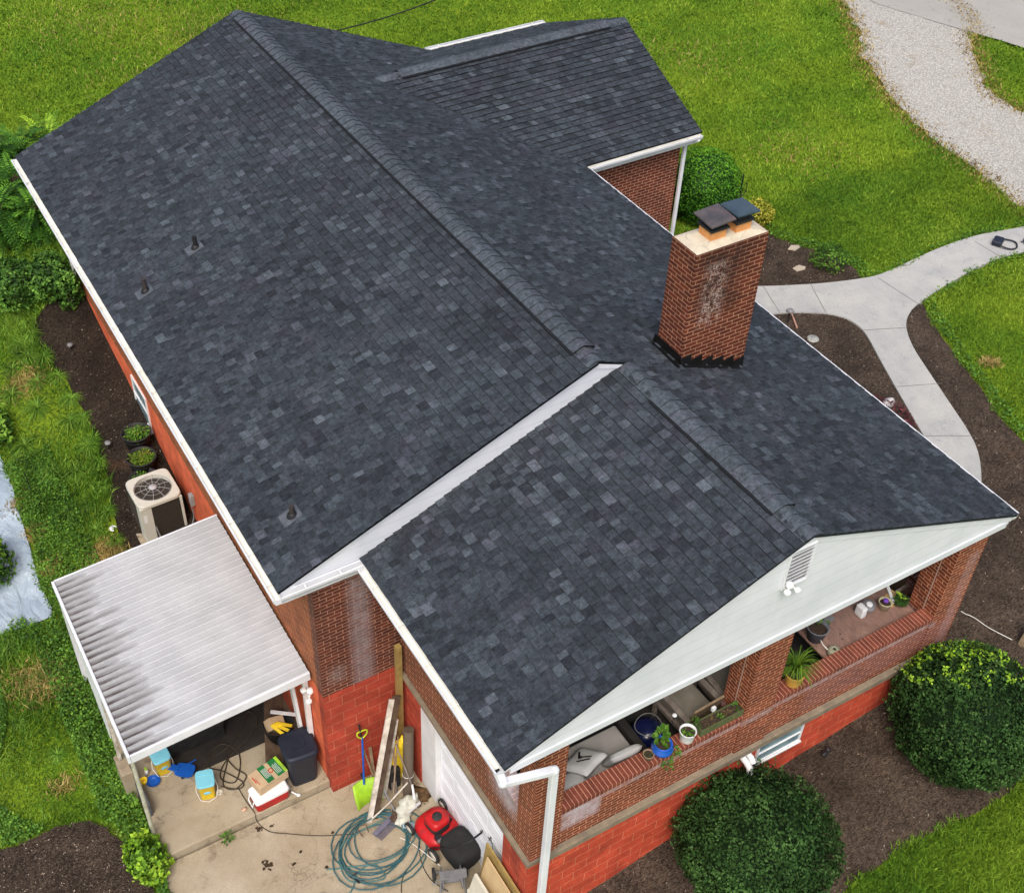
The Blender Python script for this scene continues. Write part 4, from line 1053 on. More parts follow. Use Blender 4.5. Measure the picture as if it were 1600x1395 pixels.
mb = MB(A); mb.box(-.10, .02, -.168, .168, .2005, .203); mb.box(.09, .265, -.168, .168, .2005, .203); mb.build('green_label', M_green, t)
mb = MB(A); mb.box(.215, .265, -.168, .168, .2035, .205); mb.build('lime_band', M_lime, t)
mb = MB(A)
for k in range(5): mb.box(-.075+.02*k, -.069+.02*k, -.08-.01*(k % 2), .1, .2035, .205)
for k in range(4): mb.box(.112+.024*k, .118+.024*k, -.12, .06+.02*(k % 2), .2035, .205)
mb.build('print_line', M_whitepaint, t)
mb = MB(A); mb.lathe([(.045, .204), (.03, .205)], (.055, 0, 0), 18); mb.build('red_mark', M_red, t)
mb = MB(A); mb.box(-.25, -.235, -.05, .08, .2005, .202); mb.box(-.22, -.21, -.1, .03, .2005, .202); mb.build('red_print', M_red, t)
# pails
def pail(px, py, yaw, lab):
    p = at(px, py, 2, PZ); p.z = PZ; t = thing('pail', lab, 'pail', p, 'yellow pails with pale blue lids'); A = XF(p, yaw) @ Matrix.Diagonal((1.15, 1.15, 1.3, 1))
    mb = MB(A); sq(mb, [(.82, 0), (.85, .01), (1., .27), (1.04, .275), (1.04, .29)], .115, .125, .36); mb.build('body', M_yellow, t)
    mb = MB(A); sq(mb, [(1.1, .285), (1.1, .312), (1.06, .32), (1.0, .318)], .115, .125, .36); mb.box(-.11, .11, .055, .06, .318, .323); mb.build('lid', M_ltblue, t)
    mb = MB(A); mb.tube([(-.125, .02, .24), (-.15, -.03, .12), (-.11, -.12, .03), (0, -.16, .015), (.11, -.12, .03), (.15, -.03, .12), (.125, .02, .24)], .004, 6); mb.build('handle', M_ivory, t)
    mb = MB(A); mb.ell((0, -.111, .15), (.06, .012, .035), seg=14, rings=6); mb.build('label', M_ltblue, t)
pail(255, 1200, .05, 'yellow pail with pale blue lid near the canopy post')
pail(325, 1238, -.25, 'yellow pail with pale blue lid in the middle of the patio')
p = at(343, 1238, 2, PZ); mb = MB(); mb.lathe([(.0, 0), (.05, 0), (.055, .025), (.045, .03), (.04, .012), (0, .012)], p, 18); tag(mb.build('small_dish', M_cream), 'small cream dish beside the middle pail', 'dish')
p = at(382, 1265, 2, PZ); mb = MB(); mb.ell(p+Vector((0, 0, .02)), (.05, .03, .02), seg=12, rings=8, nz=.5); tag(mb.build('peach_scrap', pm('peach', (.7, .42, .28))), 'small peach coloured scrap on the patio left of the cooler', 'scrap')
p = at(463, 1242, 2, PZ); mb = MB(); mb.tube([p+Vector((-.04, .08, .02)), p+Vector((0, 0, .03)), p+Vector((.05, -.02, .02))], .014, 7); mb.ell(p+Vector((.03, -.03, .02)), (.035, .025, .02), seg=10, rings=6); tag(mb.build('spray_nozzle', M_whitepaint), 'small white nozzle lying right of the red cooler', 'nozzle')
# blue bowl, yellow tub, blue sprayer
p = at(240, 1222, 2, PZ); mb = MB(); mb.lathe([(0, .0), (.07, 0), (.11, .05), (.115, .05), (.07, .012), (0, .012)], p, 24); tag(mb.build('bowl', M_blue), 'flat blue bowl beside the pail near the canopy post', 'bowl')
p = at(226, 1224, 2, PZ); mb = MB(); mb.lathe([(0, .0), (.05, 0), (.06, .09), (.05, .09), (.045, .01)], p+Vector((0, .02, 0)), 20); tag(mb.build('tub', M_yellow), 'small yellow tub between the post and the blue bowl', 'tub')
p = at(230, 1210, 2, PZ); t = thing('spray_bottle', 'clear bottle with lime cap left of the pail near the post', 'bottle', p)
mb = MB(); mb.lathe([(0, 0), (.028, 0), (.028, .12), (.016, .14)], p, 14); mb.build('body', M_whitepaint, t); mb = MB(); mb.lathe([(.018, .14), (.022, .19), (0, .195)], p, 12); mb.build('cap', M_lime, t)
p = at(290, 1208, 2, PZ); t = thing('toy_scoop', 'bright blue plastic scoop lying right of the pail near the post', 'scoop', p); A = XF(p, .9)
mb = MB(A); sq(mb, [(.7, 0), (1, .09), (1.05, .1)], .12, .15, .5); mb.build('tray', M_blue, t); mb = MB(A); mb.beam((0, .1, .1), (.02, .34, .13), .12, .02); mb.beam((.1, 0, .1), (.22, -.12, .1), .02, .02); mb.build('handle', M_blue, t, bevel=.006)
# dark storage box, mat and things in the shade
mb = MB(XF((-5.98, 5.75, PZ), .0)); mb.box(-.5, .5, -.2, .3, 0, .36); t = tag(mb.build('storage_box', pm('black_tarp', (.014, .014, .014), (.03, .03, .028), 9, .6, .5), bevel=.03), 'black covered storage box in the shade under the canopy', 'storage box')
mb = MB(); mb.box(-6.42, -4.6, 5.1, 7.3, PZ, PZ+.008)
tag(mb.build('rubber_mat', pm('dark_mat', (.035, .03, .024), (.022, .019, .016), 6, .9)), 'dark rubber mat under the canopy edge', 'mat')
p = at(300, 1160, 2, PZ); mb = MB(); mb.obox(p+Vector((0, 0, .3)), (.16, .1, .05), Matrix.Rotation(.6, 3, 'Z')); tag(mb.build('phone_box', M_whitepaint, bevel=.005), 'small white package on the dark clutter left of the storage box', 'package')
p = at(297, 1160, 2, PZ); mb = MB(); mb.ell(p+Vector((-.0, .05, .12)), (.18, .14, .15), seg=16, rings=10, nz=.3); tag(mb.build('dark_bag', M_rubber), 'black bag behind the pail near the post', 'bag')
p = at(371, 1118, 2, PZ); mb = MB(); mb.ell(p+Vector((0, 0.05, .3)), (.22, .12, .07), seg=24, rings=12, nz=.6, seed=3); tag(mb.build('cloth', pm('white_cloth', (.6, .62, .66))), 'crumpled white cloth in the shade under the canopy', 'cloth')
mb = MB(); mb.beam((-5.02, 4.55, -5.05), (-4.55, 5.6, -4.3), .34, .03, up=(.4, -.2, 1)); tag(mb.build('brown_panel', M_darkwood, bevel=.004), 'dark brown board leaning under the canopy beside the bin', 'board')
for i_, (dx_, lab_) in enumerate(((0, 'tan brick nearest the canopy door frame'), (.13, 'tan brick beside another against the wall'))):
    mb = MB(); mb.obox((-4.75+dx_, 5.55, -4.2), (.1, .3, .2)); tag(mb.build('tan_block', M_slab, bevel=.008), lab_+' in the shade', 'block', 'tan blocks under the canopy')
# brown hose
A_ = lambda px, py, z=PZ+.015: tuple(at(px, py, 2, z))
h_ = [A_(300, 1210), A_(322, 1196), A_(332, 1172), A_(350, 1162), A_(372, 1175), A_(375, 1200), A_(366, 1222), A_(345, 1215), A_(352, 1190), A_(390, 1150), A_(402, 1125), A_(388, 1112), A_(376, 1140), A_(358, 1165), A_(330, 1185), A_(326, 1198), A_(350, 1205), A_(380, 1222), A_(372, 1232), A_(345, 1228)]
mb = MB(); mb.tube(catmull(h_, 8), .011, 8); mb.tube(catmull([A_(362, 1165), A_(354, 1195), A_(349, 1226), A_(368, 1232), A_(385, 1212), A_(368, 1200), A_(352, 1182)], 8), .011, 8); mb.build('x', M_brownhose) if False else tag(mb.build('hose', M_brownhose), 'loosely coiled brown hose on the patio behind the pails', 'hose')
mb = MB(); mb.tube(catmull([A_(372, 1230), A_(385, 1252), A_(398, 1270), A_(402, 1283, -5.255), A_(420, 1298, -5.255), A_(450, 1302, -5.255), A_(500, 1305, -5.255), A_(560, 1302, -5.255)], 8), .007, 6); tag(mb.build('cable', M_brownhose), 'thin cable running off the patio step to the garden hose', 'cable')

# wall floodlights
def floodlight(p, n_, lab, s=1.):
    p = Vector(p); n_ = Vector(n_); t = thing('floodlight', lab, 'security light', p)
    mb = MB(); mb.ell(p+n_*.03, (.06*s, .06*s, .06*s), seg=14, rings=8); mb.build('base', M_whitepaint, t)
    for k, dd in enumerate(((-.09, -.04), (.1, -.09))):
        side = Vector((-n_.y, n_.x, 0)); c = p+n_*.1*s+side*dd[0]*s+Vector((0, 0, dd[1]*s)); mb = MB(); mb.ell(c, (.05*s, .05*s, .04*s), seg=14, rings=8, e=.8); mb.tube([p+n_*.03, c], .016*s, 8); mb.build('lamp_head', M_whitepaint, t)
floodlight(at(487, 1078, 0, -4.37), (-1, 0, 0), 'white twin floodlight on the back wall by the canopy corner')
floodlight((.41, -.0, .93), (0, -1, 0), 'white floodlight on the gable siding below the louvred vent', .9)

# ---------- driveway clutter
DZ = dz+.004
def on_y(px, py, y): return at(px, py, 1, y)
mb = MB(); mb.beam((-3.16, 3.73, DZ), (-3.14, 3.73, -2.2), .09, .09); tag(mb.build('timber_post', M_treated, bevel=.004), 'tall square yellowish timber post in the wall corner', 'timber')
b0 = at(577, 1284, 2, DZ); b1 = at(612, 1092, 1, 3.62)
M_bk = M_darkwood
mb = MB(); mb.beam(b0, b1, .03, .085, up=(-1, .25, .0)); mb.build('x', M_oldwood) if False else tag(mb.build('old_board', M_oldwood), 'long peeling white board leaning on the corner, nearest the shovel', 'board', 'old boards leaning in the corner')
o_ = Vector((.09, .02, 0)); mb = MB(); mb.beam(b0+o_, b1+Vector((.1, .02, 0)), .13, .03, up=(.25, 1, 0)); tag(mb.build('old_board', M_bk), 'wide dark brown board leaning between the peeling white boards', 'board', 'old boards leaning in the corner')
b2 = at(592, 1236, 2, DZ+.15); b3 = at(614, 1120, 1, 3.6)
mb = MB(); mb.beam(b2+Vector((.05, -.08, -.1)), b3+Vector((.03, -.06, 0)), .045, .05, up=(0, 1, 0)); tag(mb.build('old_board', M_oldwood), 'narrow peeling white strip leaning right of the dark board', 'board', 'old boards leaning in the corner')
# rolled carpet
c0 = at(632, 1238, 2, DZ); c1 = Vector((-3.16, 3.42, DZ+1.35)); c0 = Vector((-3.32, 3.2, DZ))
t = thing('rolled_carpet', 'grey brown rolled carpet standing in the corner by the garage door', 'carpet roll', c0)
mb = MB(); mb.tube([c0, c0.lerp(c1, .5), c1], .085, 22); mb.build('roll', pm('carpet', (.15, .115, .08), (.10, .08, .06), 50, .95, .6, 50), t)
d_ = (c1-c0).normalized(); x_ = d_.orthogonal().normalized(); y_ = d_.cross(x_)
mb = MB(); mb.tube([c1+d_*.004+(x_*math.cos(a*.35)+y_*math.sin(a*.35))*(.078*(1-a/60)) for a in range(54)], .0035, 5); mb.build('spiral_end', M_darkwood, t)
mb = MB(); mb.tube([c0.lerp(c1, .3)+(x_*math.cos(a/14*2*PI)+y_*math.sin(a/14*2*PI))*.09 for a in range(14)], .004, 5, closed=True); mb.build('string', M_ivory, t)
# yellow sacks
for k, (dx, dy, hh, lab) in enumerate(((.0, .0, .95, 'tall yellow plastic sack bundle behind the rolled carpet'), (-.22, .04, .55, 'shorter yellow plastic sack left of the rolled carpet'))):
    mb = MB(); mb.ell((-3.30+dx, 3.52+dy, DZ+hh/2+.1), (.13, .08, hh/2), seg=22, rings=16, nz=.35, seed=k*9, e=.7); tag(mb.build('yellow_sack', M_yellow), lab, 'sack', 'yellow sacks in the corner')
mb = MB(); mb.obox((-3.45, 3.45, DZ+.25), (.2, .16, .5)); tag(mb.build('black_crate', M_rubber, bevel=.02), 'black bin in the corner behind the leaning boards', 'bin')
# snow shovel
S0 = at(580, 1258, 2, DZ); S1 = Vector((-3.92, 3.76, DZ+1.42)); 
t = thing('snow_shovel', 'lime green snow shovel with blue shaft leaning on the painted block wall', 'shovel', S0)
S0 = Vector((S0.x, S0.y+.08, DZ)); mb = MB(); n = 8; P = []; 
for i in range(n+1):
    u = i/n-.5
    P += [(S0.x+u*.44, S0.y-.02-.25*u*u, DZ+.01), (S0.x+u*.42, S0.y+.13-.3*u*u, DZ+.16), (S0.x+u*.38, S0.y+.21-.2*u*u, DZ+.34)]
mb.add(P, [(3*i+j, 3*i+3+j, 3*i+4+j, 3*i+1+j) for i in range(n) for j in range(2)], 0, 0, True); bl = mb.build('blade', M_lime, t); md = bl.modifiers.new('thick', 'SOLIDIFY'); md.thickness = .012
a_ = Vector((S0.x, S0.y+.15, DZ+.3)); S1 = on_y(566, 1152, 3.7)
mb = MB(); mb.tube([a_, S1], .017, 10); mb.build('shaft', M_blue, t)
d_ = (S1-a_).normalized(); sd_ = d_.cross(Vector((0, 1, 0))).normalized()
mb = MB(); mb.tube(catmull([S1-d_*.02, S1+sd_*.075+d_*.05, S1+sd_*.075+d_*.13, S1-sd_*.075+d_*.13, S1-sd_*.075+d_*.05, S1-d_*.02], 6), .013, 8); mb.build('grip', pm('lime_grip', (.5, .6, .03)), t)
mb = MB(); mb.tube([S1-d_*.05+Vector((.0, .03, 0)), on_y(561, 1132, 3.74)], .016, 8); tag(mb.build('tool_handle', M_rubber), 'black tool handle behind the lime shovel grip', 'tool handle')
def stick(name, pts, r, mat, lab, cat, grp=None):
    mb = MB(); mb.tube(pts, r, 8); return tag(mb.build(name, mat), lab, cat, grp)
stick('wooden_pole', [at(577, 1283, 2, DZ+.02), at(607, 1255, 2, DZ+.3), at(637, 1222, 2, DZ+.6)], .014, M_oldwood, 'grey wooden pole lying diagonally in front of the lime shovel', 'pole')
stick('wooden_pole', [at(649, 1240, 2, DZ+.1), on_y(625, 1180, 3.3), on_y(618, 1162, 3.45)], .013, M_greywood, 'thin grey pole leaning in front of the rolled carpet', 'pole')
stick('wooden_pole', [at(582, 1208, 2, DZ+.4), on_y(568, 1170, 3.72)], .014, M_wood, 'short tan stick leaning on the block wall below the shovel grip', 'pole')
stick('wooden_pole', [at(620, 1273, 2, DZ+.02), at(597, 1228, 2, DZ+.5), on_y(590, 1205, 3.5)], .014, M_steel, 'grey shovel shaft slanting behind the boards', 'pole')
stick('copper_pipe', [on_y(617, 1215, 3.3), on_y(614, 1125, 3.6)], .012, pm('pinkish', (.4, .25, .2)), 'pinkish pipe standing between boards and carpet roll', 'pipe')
t = thing('spade', 'dark metal spade head lying below the lime shovel', 'spade', at(622, 1278, 2, DZ)); c = at(622, 1278, 2, DZ+.05)
mb = MB(XF(c, .7, .3)); mb.add([(-.09, .12, .02), (.09, .12, .02), (.1, -.05, 0), (0, -.17, .01), (-.1, -.05, 0), (0, 0, .03)], [(0, 5, 1), (1, 5, 2), (2, 5, 3), (3, 5, 4), (4, 5, 0)]); b = mb.build('blade', M_darkwood, t); b.modifiers.new('t', 'SOLIDIFY').thickness = .006
c = at(637, 1257, 2, DZ+.12); mb = MB(XF(c, .3)); mb.ell((0, 0, 0), (.2, .13, .12), seg=26, rings=16, nz=.55, seed=4); mb.ell((-.2, -.1, -.06), (.13, .1, .07), seg=20, rings=12, nz=.5, seed=8)
tag(mb.build('plastic_bag', pm('dirty_white_bag', (.55, .55, .46), (.45, .45, .38), 8, .5)), 'crumpled white plastic bag between tools and the red mower', 'bag')
mb = MB(); a_ = at(630, 1275, 2, DZ+.05); b_ = at(657, 1253, 2, DZ+.25); mb.beam(a_, b_, .05, .02); tag(mb.build('metal_strip', pm('alu', (.5, .5, .5), rough=.4), bevel=.003), 'short pale metal strip beside the white bag', 'metal strip')
c = at(600, 1290, 2, DZ+.03); mb = MB(XF(c, .35)); mb.box(-.22, .22, -.04, .04, 0, .04)
for k in range(22): mb.obox((-.21+.02*k, -.09, .01), (.008, .12, .01), Matrix.Rotation(.1*math.sin(k*3), 3, 'X'))
tag(mb.build('push_broom', pm('grey_purple', (.16, .15, .2))), 'push broom head lying at the top of the garden hose coil', 'broom')
c = at(643, 1290, 2, DZ+.04); mb = MB(XF(c, -.5)); mb.box(-.14, .14, -.05, .05, -.02, .03); tag(mb.build('blue_carton', pm('teal_pack', (.05, .25, .35), (.5, .5, .5), 20, .5), bevel=.006), 'small teal and white pack touching the mower', 'package')
mb = MB()
rr = random.Random(5)
c = at(655, 1243, 2, DZ); mb.ell((c.x, c.y, DZ), (.2, .17, .05), seg=20, rings=8, nz=.7, seed=2)
for k in range(60):
    a = rr.uniform(0, 6.28); q = rr.uniform(0, .22); p = Vector((c.x+q*math.cos(a), c.y+q*math.sin(a), DZ+.05)); d = Vector((rr.uniform(-1, 1), rr.uniform(-1, 1), .2))*.03; mb.face([p-d, p+Vector((-d.y, d.x, 0))*.4, p+d], 0, .5)
tag(mb.build('leaf_litter', pm('dead_leaves', (.16, .09, .04), (.08, .05, .025), 25, .95, .6)), None, None, kind='stuff')

stick('wooden_pole', [at(612, 1268, 2, DZ+.02), on_y(622, 1150, 3.5)], .012, M_wood, 'slim tan handle upright beside the narrow white strip', 'pole')
stick('metal_tube', [at(650, 1262, 2, DZ+.08), on_y(646, 1238, 3.0), on_y(644, 1226, 3.05)], .02, M_whitepaint, 'short white plastic tube at the foot of the rolled carpet', 'tube')
mb = MB(); mb.beam((-3.5, 3.3, DZ), (-3.38, 3.74, DZ+1.05), .09, .03, up=(0, 1, 0)); tag(mb.build('old_board', M_greywood, bevel=.003), 'short grey board leaning in the corner left of the carpet roll', 'board', 'old boards leaning in the corner')
mb = MB(); mb.beam((-3.75, 3.5, DZ), (-3.68, 3.77, DZ+.8), .05, .03, up=(0, 1, 0)); tag(mb.build('old_board', M_wood, bevel=.003), 'short tan batten leaning on the block wall left of the white boards', 'board', 'old boards leaning in the corner')
p = at(577, 1240, 2, DZ); mb = MB(); mb.obox(p+Vector((-.02, .12, .12)), (.06, .05, .22), Matrix.Rotation(.2, 3, 'X')); t_ = tag(mb.build('hand_tool', M_yellow, bevel=.012), 'small yellow and black hand tool behind the lime blade', 'tool')
mb = MB(); mb.tube([p+Vector((-.02, .15, .22)), p+Vector((-.03, .2, .34))], .02, 8); mb.build('grip', M_rubber, t_)
for i_, (px_, py_, lab_) in enumerate(((520, 1300, 'small brown clod on the driveway left of the hose coil'), (470, 1330, 'small brown clod on the driveway below the patio step'))):
    q_ = at(px_, py_, 2, DZ); mb = MB(); mb.ell(q_, (.03, .02, .015), seg=10, rings=6, nz=.5); tag(mb.build('soil_clod', M_soil), lab_, 'soil clod')
# hoses
rr = random.Random(11); hc = at(590, 1322, 2, DZ)
pts = []
for i in range(9*24):
    a = 2*PI*i/24; k = i//24; w1 = .5+.5*math.sin(i*.043+1)
    r_ = .56+.13*math.sin(k*2.1)+.05*math.sin(a*2+k); ox = .10*math.sin(k*1.7); oy = .09*math.cos(k*2.3)
    pts.append((hc.x+ox+r_*1.02*math.cos(a), hc.y+oy+r_*.92*math.sin(a), DZ+.012+.012*k*.6+.004*math.sin(i)))
mb = MB(); mb.tube(pts, .0115, 7)
tag(mb.build('garden_hose', M_hose), 'long teal garden hose coiled in a wide ring on the driveway', 'hose')
hh = [A_(510, 1358, DZ+.02), A_(540, 1355, DZ+.02), A_(600, 1345, DZ+.03), A_(640, 1320, DZ+.05), A_(650, 1290, DZ+.05), A_(620, 1275, DZ+.04), A_(560, 1300, DZ+.04), A_(530, 1330, DZ+.03), A_(545, 1375, DZ+.02), A_(600, 1372, DZ+.02), A_(585, 1350, DZ+.02), A_(560, 1362, DZ+.02), A_(545, 1395, DZ+.02), A_(500, 1395, DZ+.02)]
mb = MB(); mb.tube(catmull(hh, 10), .0115, 7); tag(mb.build('garden_hose', pm('pale_teal_hose', (.09, .20, .19), (.06, .15, .15), 12, .5)), 'paler loose end of the teal hose with brass fitting', 'hose')
p = at(555, 1372, 2, DZ+.03); mb = MB(); mb.tube([p, p+Vector((.02, -.1, .02))], .018, 10); mb.tube([p+Vector((-.06, .05, .01)), p+Vector((.07, .06, .03))], .012, 8); tag(mb.build('hose_fitting', M_black), 'dark hose nozzle lying in front of the coil', 'nozzle')
mb = MB(); mb.tube(catmull([A_(625, 1308, DZ+.04), A_(648, 1320, DZ+.03), A_(688, 1352, DZ+.06)], 5), .006, 6); tag(mb.build('wand', M_ivory), 'thin pale spray wand lying from the hose coil to the reel', 'wand')
mb = MB(); mb.tube(catmull([A_(656, 1300, DZ+.02), A_(657, 1340, DZ+.01), A_(672, 1372, DZ+.01), A_(700, 1392, DZ+.02)], 8), .007, 6); mb.tube(catmull([A_(640, 1352, DZ+.01), A_(628, 1375, DZ+.01), A_(628, 1405, DZ+.01)], 6), .007, 6)
tag(mb.build('cable', M_rubber), 'thin black cable between the hose coil and the reel', 'cable')
mb = MB(); mb.tube([A_(557, 1290, DZ+.02), A_(560, 1297, DZ+.1), A_(566, 1306, DZ+.01)], .007, 6); mb.tube([A_(557, 1290, DZ+.02), A_(572, 1288, DZ+.12), A_(576, 1300, DZ+.02)], .007, 6); tag(mb.build('wire_stand', pm('rust_wire', (.12, .05, .03))), 'bent rusty wire frame above the hose coil', 'wire frame')

# mower
c = at(683, 1292, 2, DZ+.15); MW = Vector((c.x, c.y, DZ)); dirp = (at(735, 1350, 2, DZ+.15)-c); yaw = math.atan2(dirp.y, dirp.x)   # +x local = rear
t = thing('lawn_mower', 'red push lawn mower with black grass bag beside the white garage door', 'lawn mower', MW); A = XF(MW, yaw) @ Matrix.Scale(1.12, 4)
mb = MB(A); sq(mb, [(.96, .06), (1.0, .1), (.97, .17), (.82, .21), (.6, .225)], .29, .27, .6); mb.build('deck', M_red, t)
mb = MB(A); sq(mb, [(1., .21), (1.0, .29), (.9, .33)], .16, .15, .6); mb.build('engine', M_rubber, t)
mb = MB(A); sq(mb, [(1.02, .30), (1.05, .36), (.9, .405), (.7, .41)], .14, .145, .55); mb.build('engine_shroud', M_red, t)
mb = MB(A); mb.lathe([(.072, .40), (.068, .425), (.03, .43), (0, .43)], (0, 0, 0), 22); mb.build('starter_cap', M_rubber, t)
mb = MB(A); mb.box(.10, .12, -.07, .07, .372, .388); mb.box(-.135, -.12, -.03, .04, .376, .386); mb.build('engine_badge', M_whitepaint, t)
mb = MB(A); mb.obox((.2, -.13, .25), (.1, .09, .1)); mb.tube([(-.05, .15, .26), (.1, .17, .26)], .03, 10); mb.build('muffler', M_black, t, bevel=.01)
for sx, sy in ((-.24, -1), (-.24, 1), (.30, -1), (.30, 1)):
    r_ = .1 if sx < 0 else .115; y = sy*.30
    w_ = thing('wheel', None, None, (0, 0, 0)); w_.parent = t; w_.matrix_local = Matrix.Identity(4); OFF[w_.name] = Vector(MW)
    mb = MB(A @ Matrix.Translation((sx, y, r_)) @ Matrix.Rotation(PI/2, 4, 'X')); mb.lathe([(r_*.72, -.022), (r_, -.018), (r_, .018), (r_*.72, .022)], (0, 0, 0), 26); mb.build('tyre', M_rubber, w_)
    mb = MB(A @ Matrix.Translation((sx, y, r_)) @ Matrix.Rotation(PI/2, 4, 'X')); mb.lathe([(0, -.02), (r_*.72, -.018), (r_*.72, .018), (0, .02)], (0, 0, 0), 22); mb.build('rim', M_cream, w_)
mb = MB(A); sq(mb, [(.85, .07), (1., .2), (.98, .38), (.85, .43), (.6, .44)], .26, .22, .45)
for v in range(len(mb.v)): mb.v[v] = mb.v[v]+A.to_3x3() @ Vector((.52, 0, 0))
mb.build('grass_bag', pm('bag_fabric', (.014, .014, .014), (.025, .025, .024), 60, .9, .5, 90), t)
mb = MB(A); mb.box(.25, .29, -.2, .2, .30, .33); mb.build('bag_bar', M_steel, t)
mb = MB(A)
for s_ in (-1, 1): mb.tube([(.22, s_*.24, .16), (.5, s_*.24, .5), (.72, s_*.22, .86)], .011, 8)
mb.tube([(.72, -.22, .86), (.82, -.1, .96), (.82, .1, .96), (.72, .22, .86)], .011, 8); mb.tube([(.66, .22, .78), (.78, .12, .9), (.78, -.12, .9)], .006, 6)
mb.build('handle', M_black, t)
# hose reel
c = at(706, 1378, 2, DZ+.2); t = thing('hose_reel', 'grey plastic hose reel cart behind the mower bag', 'hose reel', (c.x, c.y, DZ)); A = XF((c.x, c.y, DZ), yaw-1.57-.55)
mb = MB(A)
for s_ in (-1, 1): mb.tube(catmull([(s_*.2, -.25, .03), (s_*.2, -.12, .35), (s_*.17, .08, .66), (s_*.17, .16, .7)], 5), .02, 8); mb.tube(catmull([(s_*.2, .2, .04), (s_*.18, .1, .3), (s_*.17, .08, .62)], 5), .016, 8)
mb.build('side_frame', M_steel, t)
mb = MB(A); mb.box(-.2, .2, .08, .2, .66, .71); mb.box(-.17, .17, .05, .1, .58, .66)
for k in range(16): mb.box(-.19+.025*k, -.182+.025*k, .07, .21, .711, .72)
mb.build('handle', M_steel, t, bevel=.006)
mb = MB(A @ Matrix.Translation((0, -.02, .3)) @ Matrix.Rotation(PI/2, 4, 'Y')); mb.lathe([(.18, -.15), (.18, -.14), (.07, -.13), (.07, .13), (.18, .14), (.18, .15)], (0, 0, 0), 24); mb.build('drum', M_steel, t)
mb = MB(A @ Matrix.Translation((0, -.02, .3)) @ Matrix.Rotation(PI/2, 4, 'Y')); mb.lathe([(.0, -.19), (.1, -.19), (.1, -.17), (0, -.17)], (0, 0, 0), 20)
mb.tube([(0, 0, .17), (0, 0, .22), (.12, 0, .22), (.12, 0, .3)], .012, 8); mb.build('crank', M_steel, t)
for s_ in (-1, 1):
    mb = MB(A @ Matrix.Translation((s_*.25, -.22, .1)) @ Matrix.Rotation(PI/2, 4, 'Y')); mb.lathe([(0, -.02), (.1, -.02), (.1, .02), (0, .02)], (0, 0, 0), 22); mb.build('wheel', M_rubber, t)
# plywood panels leaning at the wall and cream carton
def lean_panel(name, y0, y1, h, ax, tx, mat, lab, th=.02, zb=DZ, cat='board', grp=None):
    mb = MB(); mb.prism([(ax, y0, zb), (ax, y1, zb), (tx, y1, zb+h), (tx, y0, zb+h)], (-th, 0, 0)); return tag(mb.build(name, mat, None, bevel=.003), lab, cat, grp)
t = lean_panel('cabinet_door', -.05, 1.12, 1.42, -3.22, -3.08, M_treated, 'yellowish framed wooden door leaning on the painted block wall', .03)
t = lean_panel('plywood_sheet', -.4, .98, 1.30, -3.42, -3.16, M_ply, 'bare plywood sheet leaning in front of the yellowish door', .02)
t = lean_panel('plaster_board', -.35, .98, 1.0, -3.58, -3.34, M_cream, 'cream panel leaning in front of the plywood sheet', .04)
c = at(762, 1392, 2, DZ+.6); t = thing('carton', 'cream carton with a dark printed square, standing in front of the plywood', 'box', (c.x, c.y, DZ)); A = XF((c.x-.02, c.y-.08, DZ), .25)
mb = MB(A); mb.box(-.17, .17, -.3, .3, 0, .62); mb.build('body', M_cream, t, bevel=.01)
mb = MB(A); mb.box(-.14, -.02, .14, .24, .6205, .622); mb.build('print', M_steel, t)
mb = MB(A); mb.box(-.12, .12, -.15, .08, .621, .635); mb.build('flap', M_oldwood, t)
# stains of leaves on the slab
mb = MB(); rr = random.Random(8)
for (px, py, r_, n_) in ((418, 1352, .10, 22), (405, 1295, .05, 10), (460, 1350, .06, 4), (510, 1354, .02, 3), (425, 1290, .04, 6)):
    c = at(px, py, 2, DZ)
    for k in range(n_):
        a = rr.uniform(0, 6.28); q = rr.uniform(0, r_); p = Vector((c.x+q*math.cos(a), c.y+q*math.sin(a), DZ+.004)); s_ = rr.uniform(.012, .035)
        b_ = rr.uniform(0, 3); mb.face([p+Vector((s_*math.cos(b_+j*1.05)*rr.uniform(.6, 1), s_*math.sin(b_+j*1.05)*rr.uniform(.6, 1), rr.uniform(0, .008))) for j in range(6)], 0, .2)
tag(mb.build('fallen_leaves', pm('dark_leaf_litter', (.05, .03, .015))), kind='stuff')

